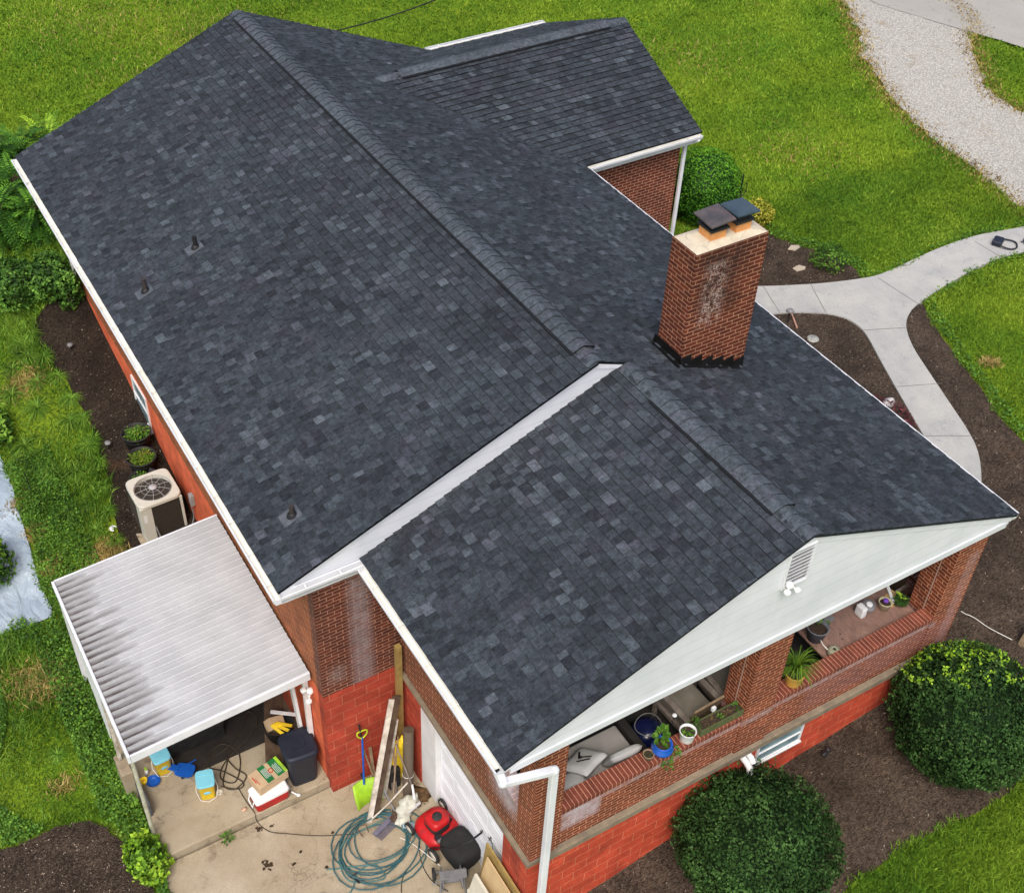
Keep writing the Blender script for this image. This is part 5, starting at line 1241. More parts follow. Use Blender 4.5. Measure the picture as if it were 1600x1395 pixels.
# ---------- porch things
FZ = -2.918
so_ = thing('outdoor_sofa', 'low black wicker sofa with grey seat cushions behind the porch rail', 'sofa', (-1.8, .85, FZ))
mb = MB(); mb.box(-2.75, -.9, .42, 1.7, FZ, FZ+.28); mb.build('base', M_wicker, so_, bevel=.02)
mb = MB(); mb.box(-.98, -.86, .42, 1.7, FZ+.28, FZ+.56); mb.build('armrest', M_wicker, so_, bevel=.02)
for (a, b, c_, d) in ((-2.7, -1.9, .48, 1.15), (-1.88, -1.0, .48, 1.15)):
    mb = MB(); mb.box(a, b, c_, d, FZ+.29, FZ+.47); mb.build('seat_cushion', M_fabric, so_, bevel=.035, seg=4)
mb = MB(); mb.box(-2.75, -.9, 1.2, 1.5, FZ+.29, FZ+.66); mb.build('backrest', M_wicker, so_, bevel=.03)
def pillow(name, c, sx, sy, th, R, mat, lab, grp='pillows on the porch sofa'):
    mb = MB(); N = 14; P = []; 
    for sgn in (1, -1):
        for j in range(N+1):
            for i in range(N+1):
                u = i/N*2-1; v = j/N*2-1; k = max(0, (1-u**4)*(1-v**4))**.45
                pin = 1-.09*(1-abs(u))*abs(v)**2 - .0; pin2 = 1-.09*(1-abs(v))*abs(u)**2
                P.append(Vector(c)+R @ Vector((u*sx/2*pin2, v*sy/2*pin, sgn*th/2*k*(1+.1*noise.noise(Vector((u*2, v*2, sgn)))))))
    M1 = (N+1)**2
    F = [(j*(N+1)+i, j*(N+1)+i+1, (j+1)*(N+1)+i+1, (j+1)*(N+1)+i) for j in range(N) for i in range(N)]
    F += [(M1+j*(N+1)+i, M1+(j+1)*(N+1)+i, M1+(j+1)*(N+1)+i+1, M1+j*(N+1)+i+1) for j in range(N) for i in range(N)]
    mb.add(P, F, 0, 0, True); return tag(mb.build(name, mat), lab, 'pillow', grp)
def RR(ax, ay, az): return (Matrix.Rotation(az, 3, 'Z') @ Matrix.Rotation(ay, 3, 'Y') @ Matrix.Rotation(ax, 3, 'X'))
pc = at(913, 1190, 2, -2.2); R = RR(-.5, .12, .35)
pb = pillow('pillow', pc, .52, .48, .16, R, M_fabricL, 'square grey pillow printed with black strokes on the porch sofa')
mb = MB()
def bar(u0, v0, u1, v1, w_):
    a = Vector((u0, v0, 0)); b = Vector((u1, v1, 0)); d = (b-a).normalized(); s_ = Vector((-d.y, d.x, 0))*w_/2; n = 6
    def q(p):
        u = p.x/.26; v = p.y/.24; k = max(0, (1-u**4)*(1-v**4))**.45; return Vector(pc)+R @ Vector((p.x, p.y, .087*k))
    for i in range(n):
        p0 = a.lerp(b, i/n); p1 = a.lerp(b, (i+1)/n); mb.face([q(p0-s_), q(p1-s_), q(p1+s_), q(p0+s_)])
bar(-.12, .02, -.0, -.13, .03); bar(-.02, .03, .05, -.12, .03); bar(-.03, .04, .08, .12, .032); bar(-.05, .01, .0, .05, .05)
mb.build('black_print', M_black, pb)
pillow('pillow', at(972, 1180, 2, -2.22), .52, .46, .15, RR(-1.15, 0, -.05), M_fabricL, 'plain pale pillow leaning along the porch rail')
pillow('pillow', at(893, 1222, 2, -2.3), .42, .4, .15, RR(-.5, -.2, -.2), M_fabricL, 'pale pillow half hidden behind the corner brick column')

def armchair(x, y, yaw, lab):
    t = thing('armchair', lab, 'armchair', (x, y, FZ), 'wooden armchairs on the porch'); A = XF((x, y, FZ), yaw)
    for sx in (-1, 1):
        for sy in (-1, 1):
            mb = MB(A); mb.box(sx*.32-.03, sx*.32+.03, sy*.3-.03, sy*.3+.03, 0, .6); mb.build('leg', M_greywood, t, bevel=.004)
        mb = MB(A); mb.box(sx*.32-.045, sx*.32+.045, -.37, .40, .6, .63); mb.build('armrest', M_greywood, t, bevel=.006)
        mb = MB(A); mb.box(sx*.32-.02, sx*.32+.02, -.27, .27, .26, .33); mb.build('side_rail', M_greywood, t)
    mb = MB(A); mb.box(-.3, .3, -.3, .34, .27, .31); mb.build('seat', M_greywood, t)
    mb = MB(A); mb.box(-.28, .28, -.26, .36, .312, .46); mb.build('seat_cushion', M_khaki, t, bevel=.04, seg=4)
    mb = MB(A)
    for k in range(5): mb.obox((-.24+.12*k, -.36, .58), (.09, .025, .58), Matrix.Rotation(.22, 3, 'X'))
    mb.obox((0, -.42, .86), (.62, .035, .09), Matrix.Rotation(.22, 3, 'X')); mb.build('backrest', M_wood, t, bevel=.004)
    return t
armchair(.16, .97, .05, 'weathered wooden armchair with taupe cushion beside the large blue pot')
armchair(.92, 1.02, -.05, 'weathered wooden armchair with taupe cushion, half hidden by the middle column')
# planter trough
A = XF((.08, .235, -1.988), 0); t = thing('trough_planter', 'long green edged trough planter on the porch rail', 'planter', (.08, .235, -1.988))
M_olive = pm('olive_plastic', (.10, .12, .05), (.08, .1, .04), 8, .6)
mb = MB(A); w2, d2 = .40, .085
mb.box(-w2, w2, -d2, -d2+.012, 0, .14); mb.box(-w2, w2, d2-.012, d2, 0, .14); mb.box(-w2, -w2+.012, -d2+.012, d2-.012, 0, .14); mb.box(w2-.012, w2, -d2+.012, d2-.012, 0, .14); mb.box(-w2+.012, w2-.012, -d2+.012, d2-.012, 0, .01)
mb.build('trough', M_olive, t); mb = MB(A); mb.box(-w2+.013, w2-.013, -d2+.013, d2-.013, .011, .115); mb.build('soil', M_soil, t)
mb = MB(A); plant_leaves(mb, (.3, 0, .11), .07, .05, 22, .045, 3, tone=(.2, .8)); plant_leaves(mb, (-.05, -.02, .11), .04, .08, 14, .045, 4, tone=(.2, .8)); plant_leaves(mb, (-.42, .04, .08), .09, .1, 36, .05, 6, tone=(.0, .5)); mb.build('foliage', M_leafg, t)
mb = MB(A); plant_leaves(mb, (-.2, 0, .105), .12, .03, 26, .03, 8, tone=(0, .3)); plant_leaves(mb, (.12, 0, .105), .1, .03, 22, .03, 10, tone=(0, .3)); mb.build('dead_growth', M_dry, t)
def potted(name, lab, cat, p, prof, mat, soil, leaf=None, grp='potted plants on the porch rail'):
    t = thing(name, lab, cat, p, grp); mb = MB(); mb.lathe(prof, p, 28); mb.build('pot', mat, t)
    mb = MB(); mb.lathe([(soil[0], soil[1]), (0, soil[1]+.008)], p, 20); mb.build('soil', M_soil, t)
    if leaf:
        mb = MB(); leaf(mb); mb.build('foliage', M_leafg if name != 'spider_plant' else M_grass, t)
    return t
p = Vector(at(1077, 1160, 2, -1.985)); p.y = .22; SC_ = 1.32
potted('potted_plant', 'small plant in a white ribbed pot on the porch rail', 'potted plant', p, [(0, 0), (.09, 0), (.097, .03), (.115, .19), (.122, .2), (.105, .2), (.10, .15)], M_whitepaint, (.10, .155), lambda mb: (plant_leaves(mb, p+Vector((0, 0, .14)), .06, .07, 12, .07, 2, tone=(.2, .7)), mb.tube([p+Vector((-.03, .03, .12)), p+Vector((-.03, .03, .27))], .004, 5, t=1)))
p2 = Vector(at(1038, 1180, 2, -1.985)); p2.y = .22
M_glazeb = pm('blue_glaze', (.02, .12, .55), (.015, .09, .45), 5, .15, .03, spec=.6)
potted('potted_plant', 'leafy plant in a glossy bright blue round pot with trailing stems', 'potted plant', p2, [(0, 0), (.08, 0), (.14, .06), (.155, .13), (.115, .19), (.13, .21), (.115, .212), (.10, .18)], M_glazeb, (.10, .185), lambda mb: (plant_leaves(mb, p2+Vector((-.01, .05, .18)), .08, .24, 34, .09, 12, width=.8, tone=(.3, .8)), plant_leaves(mb, p2+Vector((.17, -.06, -.1)), .09, .14, 50, .05, 13, width=.7, tone=(.1, .7)), plant_leaves(mb, p2+Vector((.02, -.14, -.16)), .1, .1, 40, .045, 14, width=.7, tone=(.1, .8))))
p3 = Vector(at(1012, 1182, 2, -1.985)); p3.y = .24
potted('basket_pot', 'tiny tan woven pot left of the bright blue pot', 'pot', p3, [(0, 0), (.06, 0), (.08, .08), (.082, .085), (.068, .085), (.064, .06)], M_wood, (.064, .065), lambda mb: plant_leaves(mb, p3+Vector((0, 0, .05)), .04, .03, 20, .03, 5, tone=(0, .3)))
p4 = Vector(at(1244, 1073, 2, -1.985)); p4.y = .24
potted('spider_plant', 'spiky spider plant in an ochre pot beside the middle column', 'potted plant', p4, [(0, 0), (.10, 0), (.105, .02), (.14, .22), (.145, .23), (.125, .23), (.12, .18)], pm('ochre_pot', (.62, .34, .07), (.55, .30, .06)), (.12, .185), lambda mb: blades(mb, p4+Vector((0, .02, .2)), 130, .5, .022, 4, .75, (.0, .75), 1.7))
pbg = Vector((-.62, .86, FZ+.12)); t = potted('glazed_pot', 'large dark blue domed vessel on a tan stand behind the rail plants', 'vessel', pbg, [(0, 0), (.16, .0), (.25, .14), (.26, .2), (.25, .27), (.19, .36), (.09, .41), (0, .42)], pm('cobalt_glaze', (.010, .014, .075), (.006, .01, .04), 5, .2, .03, spec=.5), (.10, .1), None, None)
mb = MB(); mb.tube([pbg+Vector((.2*math.cos(a/20*2*PI), .2*math.sin(a/20*2*PI), .40+.03*math.sin(a/20*4*PI))) for a in range(20)], .007, 6, closed=True); mb.build('wire_rim', M_steel, t)
mb = MB(); mb.lathe([(0, -.12), (.22, -.12), (.24, .0), (0, .0)], pbg, 20); mb.build('stand', M_wood, t)
for (px, py, lab) in ((1054, 1117, 'round white solar lamp sticking up near the large blue pot'), (1115, 1107, 'white square lamp in front of the wooden chair back')):
    p = at(px, py, 2, -1.8); t = thing('solar_stake', lab, 'solar lamp', p, 'white solar lamps on the porch'); mb = MB()
    if 'round' in lab: mb.ell(p, (.035, .035, .02), seg=14, rings=8)
    else: mb.box(p.x-.03, p.x+.03, p.y-.02, p.y+.02, p.z-.035, p.z+.035)
    mb.build('lamp_head', M_whitepaint, t); mb = MB(); mb.tube([p, p+Vector((.0, .02, -.35))], .005, 6); mb.build('stake', M_black, t)
# table with herringbone top
def mat_herring():
    s = NT('herringbone_wood'); X = s.xyz()
    ax = s.math('ABSOLUTE', s.math('SUBTRACT', X[0], 3.05))
    d = s.math('ADD', ax, X[1]); st = s.math('FRACT', s.math('MULTIPLY', d, 9.)); cell = s.math('FLOOR', s.math('MULTIPLY', d, 9.))
    wn = s.n('ShaderNodeTexWhiteNoise', noise_dimensions='1D'); s.L(cell, wn.inputs['W'])
    c = s.mix(wn.outputs['Value'], (.27, .165, .13), (.20, .12, .095)); c = s.mix(s.ramp(st, (0., .8), (.05, 0.)), c, (.08, .05, .04))
    c = s.mix(1., c, s.ramp(s.noise(7, 6, s.map(s.coord(), scale=(3, 1, 1), rot=(0, 0, .78)), rough=.7), (.3, .8), (.7, 1.25)), 'MULTIPLY')
    return s.out(c, .55, None, .3)
TZ = -2.13; tb = thing('dining_table', 'large reddish wooden table with diagonal plank top behind the right rail', 'table', (3.1, .85, FZ))
mb = MB(); mb.box(2.2, 4.02, .38, 1.5, TZ-.035, TZ); mb.build('tabletop', mat_herring(), tb, bevel=.004)
for (x, y) in ((2.3, .48), (3.92, .48), (2.3, 1.4), (3.92, 1.4)): mb = MB(); mb.box(x-.04, x+.04, y-.04, y+.04, FZ, TZ-.036); mb.build('leg', M_greywood, tb)
mb = MB(); mb.box(2.6, 2.85, .9, 1.0, TZ+.0005, TZ+.002); mb.build('inlay_label', M_steel, tb)
def tp(px, py): 
    p = at(px, py, 2, TZ+.001); return p
p = tp(1273, 996); t = thing('potted_plant', 'grey bucket shaped pot with soil on the table corner', 'potted plant', p, 'pots on the porch table'); mb = MB(); mb.lathe([(0, 0), (.12, 0), (.155, .24), (.17, .25), (.15, .25), (.14, .19)], p, 28); mb.build('pot', pm('grey_pot', (.17, .18, .2)), t)
mb = MB(); mb.lathe([(.14, .195), (0, .2)], p, 18); mb.build('soil', M_soil, t); mb = MB(); plant_leaves(mb, p+Vector((.14, .04, .16)), .1, .14, 14, .08, 21, width=.6); mb.build('foliage', M_leafg, t)
p = tp(1301, 1022); t = thing('watering_can', 'small sage watering can with thin upright spout on the table', 'watering can', p); mb = MB(); mb.lathe([(0, 0), (.085, 0), (.095, .05), (.08, .12), (.03, .13), (.027, .125)], p, 22); mb.build('body', pm('sage', (.30, .29, .2)), t)
mb = MB(); mb.tube([p+Vector((-.04, .04, .05)), p+Vector((-.12, .12, .16)), p+Vector((-.15, .16, .24))], [.009, .006, .005], 7); mb.build('spout', M_ivory, t)
mb = MB(); mb.tube(catmull([p+Vector((.05, -.03, .08)), p+Vector((.10, -.05, .06)), p+Vector((.06, -.04, .01))], 5), .006, 6); mb.build('handle', pm('sage2', (.26, .26, .18)), t)
p = tp(1350, 957); t = thing('table_fan', 'small white and grey desk fan on the porch table', 'fan', p); mb = MB(); mb.box(p.x-.14, p.x-.04, p.y-.08, p.y+.08, p.z, p.z+.2); mb.build('base', M_whitepaint, t, bevel=.02)
mb = MB(XF(p+Vector((.05, 0, .14)), 0, .25) @ Matrix.Scale(1.25, 4)); mb.lathe([(0, .03), (.03, .032), (.035, .02), (.075, .025), (.085, .0), (.08, -.04)], (0, 0, 0), 24); mb.build('fan_head', M_steel, t); mb = MB(XF(p+Vector((.05, 0, .14)), 0, .25) @ Matrix.Scale(1.25, 4)); mb.lathe([(0, .042), (.03, .04), (.04, .034)], (0, 0, 0), 18); mb.build('hub', M_whitepaint, t)
p = tp(1380, 950); t = thing('potted_plant', 'pale yellow pot with a purple flower on the table', 'potted plant', p, 'pots on the porch table'); mb = MB(); mb.lathe([(0, 0), (.075, 0), (.10, .15), (.106, .155), (.09, .155), (.085, .11)], p, 24); mb.build('pot', pm('pale_yellow', (.6, .55, .35)), t)
mb = MB(); mb.lathe([(.085, .115), (0, .12)], p, 18); mb.build('soil', M_soil, t); mb = MB(); mb.ell(p+Vector((0, 0, .18)), (.045, .045, .03), seg=12, rings=8); mb.build('flower', M_purple, t)
p = tp(1405, 945); mb = MB(); plant_leaves(mb, p, .09, .14, 60, .07, 30, width=.7, tone=(.0, .25)); t = thing('table_plant', 'low dark green plant at the far end of the table', 'plant', p); mb.build('foliage', M_leafg, t); mb = MB(); plant_leaves(mb, p+Vector((.02, .06, .1)), .04, .06, 6, .07, 31, width=.7, tone=(.6, 1)); mb.build('yellow_leaf', M_lime_leaf, t)
p = tp(1392, 932); mb = MB(); mb.obox(p+Vector((0, .03, .03)), (.05, .34, .05), Matrix.Rotation(-.5, 3, 'Z')); tag(mb.build('white_tray', M_whitepaint, bevel=.005), 'narrow white tray behind the purple flower pot', 'tray')
p = tp(1392, 936); mb = MB(); mb.obox(p+Vector((.02, 0, .006)), (.3, .22, .01), Matrix.Rotation(.2, 3, 'Z')); tag(mb.build('napkin', pm('ochre_cloth', (.55, .36, .14)), bevel=.003), 'ochre mat under the white tray on the table', 'mat')
for px, py in ((1313, 990), (1316, 998)):
    p = tp(px, py); mb = MB(); mb.ell(p, (.02, .012, .004), seg=8, rings=6)
    tag(mb.build('dead_leaf', M_darkwood), 'tiny dark leaf in the middle of the table top, ' + ('farther from the rail' if py == 990 else 'nearer the rail'), 'leaf', 'dark leaves on the table top')
# wicker chair at table end
t = thing('wicker_chair', 'brown wicker chair at the right end of the porch table', 'chair', (4.6, 1.3, FZ) if False else (4.2, 1.25, FZ)); A = XF((4.15, 1.3, FZ), .1)
M_brw = pm('brown_wicker', (.07, .05, .03), (.04, .03, .02), 50, .8, .7, 60)
mb = MB(A); mb.box(-.05, .25, -.35, .35, .38, .45); mb.build('seat', M_brw, t, bevel=.02)
mb = MB(A); mb.obox((.2, 0, .72), (.05, .7, .66), Matrix.Rotation(.12, 3, 'Y')); mb.build('backrest', M_brw, t, bevel=.02)
for sx in (-.02, .22):
    for sy in (-.32, .32): mb = MB(A); mb.box(sx-.02, sx+.02, sy-.02, sy+.02, 0, .38); mb.build('leg', M_greywood, t)
for sy in (-.38, .38): mb = MB(A); mb.beam((-.1, sy, .66), (.25, sy, .66), .05, .03); mb.build('armrest', M_greywood, t)
mb = MB(); mb.beam((2.0, .75, FZ+.42), (2.14, .38, FZ+.42), .06, .04); mb.beam((1.3, .9, FZ+.42), (2.1, .5, FZ+.42), .06, .04)
t = tag(mb.build('bench_rail', M_greywood, bevel=.004), 'grey wooden bench end at the left side of the porch table', 'bench')
c = Vector((1.25, .62, FZ)); mb = MB(); mb.tube([c, c+Vector((0, 0, .55))], .03, 8); mb.ell(c+Vector((0, 0, .62)), (.1, .1, .09), seg=14, rings=8, nz=.3); tag(mb.build('lantern', pm('blue_grey', (.3, .36, .42))), 'small blue grey ornament between middle column and spider plant', 'ornament')

# ---------- yard things at right
p = gr(1557, 384, .05); t = thing('shoulder_bag', 'small black bag with looped strap lying on the footpath', 'bag', p); A = XF(p, .5)
mb = MB(A); mb.box(-.15, .15, -.11, .11, 0, .13); mb.build('body', M_navy, t, bevel=.035, seg=3); mb = MB(A); mb.tube(catmull([(-.14, -.08, .06), (-.1, -.3, .02), (.05, -.42, .015), (.25, -.36, .015), (.28, -.2, .02), (.15, .0, .06)], 6), .018, 8); mb.build('strap', M_black, t)
p = gr(1600, 383, .05); mb = MB(); mb.obox(p+Vector((.05, 0, .04)), (.2, .12, .08), Matrix.Rotation(.8, 3, 'Z')); mb.tube([p+Vector((-.08, .05, .03)), p+Vector((.0, 0, .08)), p+Vector((-.07, -.1, .02))], .015, 6); tag(mb.build('camera_gimbal', M_navy, bevel=.01), 'dark gadget at the right end of the footpath', 'gadget')
for px, py, hh, lab in ((1228, 484, .32, 'round grey path lamp on a thin stake at the footpath edge'),):
    p = gr(px+2, py+22); t = thing('path_lamp', lab, 'path lamp', p); mb = MB(); mb.tube([p, p+Vector((0, 0, hh))], .012, 8); mb.build('stake', M_black, t); mb = MB(); mb.lathe([(0, hh+.05), (.06, hh+.045), (.09, hh+.01), (.05, hh-.01), (0, hh-.01)], p, 22); mb.build('lamp_head', M_steel, t)
p = gr(1270, 530); mb = MB(); mb.lathe([(0, .035), (.11, .03), (.13, .01), (.13, -.02)], p, 26); tag(mb.build('drain_cover', pm('pale_stone', (.42, .42, .38), (.3, .3, .27), 20)), 'round pale cover in the mulch between roof and footpath', 'drain cover')
p = gr(1242, 504); mb = MB(); mb.beam(p+Vector((-.12, -.2, .03)), p+Vector((.06, .2, .08)), .03, .03); tag(mb.build('wood_scrap', pm('pink_wood', (.5, .27, .2))), 'pinkish wood scrap in the mulch by the path lamp', 'scrap')
p = gr(1390, 634); mb = MB(); mb.ell(p+Vector((-.05, 0, .1)), (.13, .1, .1), seg=16, rings=10, nz=.2); tag(mb.build('garden_stone', pm('pale_pink_stone', (.6, .56, .55))), 'pale rounded stone by the roof edge near the reddish plant', 'stone')
for (px, py, a, lab) in ((1240, 390, .2, 'flat tan stepping stone in the upper bed, farther one'), (1248, 422, -.3, 'flat tan stepping stone in the upper bed, nearer the footpath')):
    p = gr(px, py, .03); mb = MB(); mb.prism([p+Vector((.14*math.cos(a+k*1.4)*1.2, .11*math.sin(a+k*1.4), 0)) for k in range(5)][:5], (0, 0, .03)); tag(mb.build('stepping_stone', pm('tan_stone', (.45, .38, .28), (.38, .32, .24), 9), bevel=.006), lab, 'stone', 'stepping stones in the upper bed')
p = gr(1150, 320); t = thing('shepherd_hook', 'thin black forked garden hook beyond the chimney', 'garden hook', p); P0 = at(1154, 318, 2, -2.5); H = 1.1; p = P0
mb = MB(); mb.tube([(p.x, p.y, -3.1), (p.x, p.y, -1.75)], .016, 8); mb.build('pole', M_black, t)
t.location = (p.x, p.y, -3.1)
for ch_ in t.children: ch_.location = (0, 0, 0)
for o_ in t.children:
    for v in o_.data.vertices: v.co += OFF[t.name]-Vector((p.x, p.y, -3.1))
OFF[t.name] = Vector((p.x, p.y, -3.1))
for s_ in (-1, 1): mb = MB(); mb.tube(catmull([(p.x, p.y, -2.35), (p.x+s_*.14, p.y, -2.25), (p.x+s_*.15, p.y, -2.05), (p.x+s_*.1, p.y, -2.02)], 5), .01, 6); mb.build('arm', M_black, t)
p = at(1595, 1010, 2, gz(6.0, -.3)); mb = MB(); mb.beam((p.x-.02, p.y, gz(6, -.3)-.1), (p.x+.12, p.y+.02, gz(6, -.3)+.55), .11, .11); tag(mb.build('timber_stake', M_wood, bevel=.01), 'short tan timber post at the right edge of the picture', 'post')
mb = MB(); pts = [Vector(gr(*q)) for q in ((1500, 958), (1506, 962), (1520, 968), (1545, 985), (1580, 1003))]; 
for q in pts: q.z += .06
mb.tube(catmull(pts, 5), .006, 6); tag(mb.build('string', M_ivory), 'thin pale string from the house corner to the timber post', 'string')
p = gr(1288, 1178); mb = MB(); mb.ell(p+Vector((0, 0, .03)), (.07, .05, .04), seg=12, rings=8, nz=.5); mb.ell(p+Vector((.09, .03, .03)), (.05, .05, .04), seg=12, rings=8, nz=.5); tag(mb.build('dark_rocks', M_black), 'two small dark lumps in the mulch between the round bushes', 'stone')
# overhead cable beyond the roof
mb = MB(); a_ = at(520, 50, 1, 19.); b_ = at(715, -14, 1, 19.2); mb.tube([a_.lerp(b_, i/14)+Vector((0, 0, -.08*math.sin(PI*i/14))) for i in range(15)], .016, 6)
tag(mb.build('utility_cable', M_black), 'thin black utility cable above the far lawn', 'cable')
# ================================================================= VEGETATION
def tone_top(P, d, t): return np.clip(t+.1*d[:, 2], 0, 1)
def bush(px, py, w_, zc, n, seed, lab, limey=None, rz=1.):
    c = at(px, py, 2, zc); r = w_/2; g = gz(c.x, c.y)
    def tf(P, d, t):
        k = np.array([noise.noise(Vector(x*1.9+3)) for x in d]); return np.clip(t+.12*k, 0, 1)
    return shrub('round_bush', lab, 'bush', (c.x, c.y, zc), (r, r, rz), n, .05, M_box, seed, base=g, group='clipped round bushes at the porch front', tonef=tf, lump=.11), c, r
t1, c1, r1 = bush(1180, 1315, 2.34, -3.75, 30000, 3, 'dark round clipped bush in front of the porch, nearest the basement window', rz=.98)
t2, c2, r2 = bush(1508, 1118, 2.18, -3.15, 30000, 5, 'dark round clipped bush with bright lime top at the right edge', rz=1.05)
# fresh lime growth on top of the right bush
rs = np.random.RandomState(9); n = 3800
d = rs.normal(size=(n, 3)); d /= np.linalg.norm(d, axis=1)[:, None]; tgt = np.array([.25, .60, .76]); d = d*.8+tgt; d /= np.linalg.norm(d, axis=1)[:, None]
k = np.array([noise.noise(Vector(x*8))+.5*noise.noise(Vector(x*20)) for x in d]) > .28-1.1*np.clip((d @ (np.array([.25, .60, .76])/1.0))-.62, -1, 1); d = d[k]
P = np.array([c2.x, c2.y, -3.15])+d*np.array([r2, r2, 1.05])*(1.0+rs.uniform(-.04, .06, len(d)))[:, None]
V, F = leaf_quads(P, d+rs.normal(scale=.7, size=d.shape), .055, rs)
o = np_mesh('new_growth', V-np.array(t2.location), F, np.clip(rs.normal(.55, .2, len(F)), 0, 1), M_lime_leaf, t2)
for (tt, cc, rr_, rz_, sd_) in ((t1, Vector((c1.x, c1.y, -3.75)), r1, .98, 1), (t2, Vector((c2.x, c2.y, -3.15)), r2, 1.05, 2)):
    mb = MB(); ms = MB(); rq = random.Random(sd_)
    for i in range(150):
        d = Vector((rq.gauss(0, 1), rq.gauss(0, 1), rq.gauss(.3, 1))).normalized(); p = cc+Vector((d.x*rr_, d.y*rr_, d.z*rz_))*.97; e = p+(d+Vector((rq.uniform(-.4, .4), rq.uniform(-.4, .4), .5))).normalized()*rq.uniform(.05, .16)
        ms.tube([p-d*.1, e], .003, 4)
        tn = rq.uniform(.4, 1)
        for k in range(5):
            q = p.lerp(e, .3+.17*k); v = Vector((rq.gauss(0, 1), rq.gauss(0, 1), rq.gauss(.3, .6))).normalized()*.045; w = v.cross(Vector((0, 0, 1))).normalized()*.014; mb.add([q, q+v*.5+w, q+v, q+v*.5-w], [(0, 1, 2, 3)], 0, tn)
    OFF[tt.name] = Vector(tt.location); mb.build('stray_shoots', M_box, tt, kind='stuff'); ms.build('twigs', M_darkwood, tt, kind='stuff')
# bush beside the wing
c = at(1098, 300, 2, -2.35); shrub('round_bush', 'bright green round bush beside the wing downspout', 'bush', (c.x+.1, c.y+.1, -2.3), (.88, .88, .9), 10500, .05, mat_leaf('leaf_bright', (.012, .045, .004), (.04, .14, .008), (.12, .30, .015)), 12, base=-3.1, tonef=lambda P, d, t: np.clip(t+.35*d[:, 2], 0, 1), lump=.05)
c = at(1185, 330, 2, -2.75); shrub('yellow_shrub', 'small yellow green shrub beyond the chimney', 'shrub', (c.x, c.y, -2.8), (.34, .34, .32), 1500, .05, mat_leaf('leaf_yellow', (.12, .13, .01), (.32, .30, .03), (.5, .45, .06)), 14, base=-3.1, lump=.2, core=False)
c = gr(1295, 415); shrub('small_shrub', 'loose green shrub with dark centre in the upper bed', 'shrub', (c.x, c.y, c.z+.22), (.42, .38, .3), 1900, .045, M_leafg, 15, base=c.z, lump=.25, core=False)
c = gr(1404, 650); shrub('red_plant', 'low dark reddish leafy plant between roof edge and footpath', 'plant', (c.x-.15, c.y+.05, c.z+.1), (.26, .5, .16), 1100, .04, mat_leaf('leaf_red', (.04, .008, .012), (.10, .02, .03), (.2, .05, .06)), 16, base=c.z, lump=.3, core=False)
c = gr(870, 52) if False else at(748, 62, 2, -2.3); shrub('grey_shrub', 'grey green shrub behind the far eave of the wing', 'shrub', (c.x, c.y+.0, -2.45), (.9, .3, .2), 1300, .07, mat_leaf('leaf_grey', (.03, .045, .02), (.07, .10, .05), (.13, .17, .10)), 17, base=-2.6, lump=.3, core=False)

# compound-leaf (fern like) shrubs at the far back corner
def frond_shrub(name, lab, base, n, L, seed, mat, lean=(0, 0), leaflet=.09, grp=None):
    rr = random.Random(seed); base = Vector(base); t = thing(name, lab, 'shrub', base, grp); mb = MB(); ms = MB()
    for i in range(n):
        a = rr.uniform(0, 2*PI); h0 = rr.uniform(.0, .75)*L; st = base+Vector((.18*math.cos(a)*rr.random(), .18*math.sin(a)*rr.random(), h0))
        el = rr.uniform(.1, 1.1); l = L*rr.uniform(.45, .85); d = Vector((math.cos(a)*math.cos(el)+lean[0], math.sin(a)*math.cos(el)+lean[1], math.sin(el)))
        pts = [st+d*l*u+Vector((0, 0, -.45*l*u*u)) for u in [k/13 for k in range(14)]]
        tn = rr.uniform(.1, .9); ms.tube([base]+[pts[0]], .012, 5); mb.tube(pts, .004, 4, t=tn*.5)
        for k in range(2, 14):
            dd = (pts[k]-pts[k-1]).normalized(); sd_ = dd.cross(Vector((0, 0, 1)))
            if sd_.length < .1: continue
            sd_.normalize(); s_ = leaflet*(1.25-.6*k/14)*rr.uniform(.8, 1.2)
            for sg in (-1, 1):
                v = (sd_*sg+dd*.45+Vector((0, 0, rr.uniform(-.3, .05)))).normalized(); w_ = dd*s_*.2
                p = pts[k]; mb.add([p, p+v*s_*.5+w_, p+v*s_*1.15, p+v*s_*.5-w_], [(0, 1, 2, 3)], 0, min(1, max(0, tn+rr.uniform(-.2, .2))))
    mb.build('fronds', mat, t); ms.build('stem', M_darkwood, t)
    return t
M_frond = mat_leaf('leaf_frond', (.008, .03, .004), (.035, .115, .01), (.13, .30, .025))
M_leafd = mat_leaf('leaf_deep', (.012, .035, .006), (.04, .11, .014), (.13, .27, .04))
G = 'frond shrubs at the far back corner'
for i, (px, py, z, n, L, lab) in enumerate(((75, 215, -1.7, 150, 1.1, 'bright feathery shrub behind the far roof corner'), (12, 310, -2.9, 170, 1.1, 'feathery shrub at the left picture edge, upper one'), (45, 355, -2.9, 150, 1.1, 'feathery shrub close to the white downspout, above the low bushes'), (15, 400, -3.1, 150, 1.0, 'feathery shrub at the left picture edge just above the leafy bushes'), (75, 400, -3.1, 120, .8, 'feathery shrub hard against the back wall by the white downspout'), (50, 290, -2.7, 150, 1.1, 'feathery shrub under the far end of the white gutter'))):
    p = at(px, py, 2, z); b = (p.x, p.y, gz(p.x, p.y)) if i else (p.x, p.y, -2.7)
    frond_shrub('feathery_shrub', lab, b, int(n*1.7), L*(1.25 if i == 0 else 1.15), 30+i, M_lime_leaf if i == 0 else M_frond, grp=G)
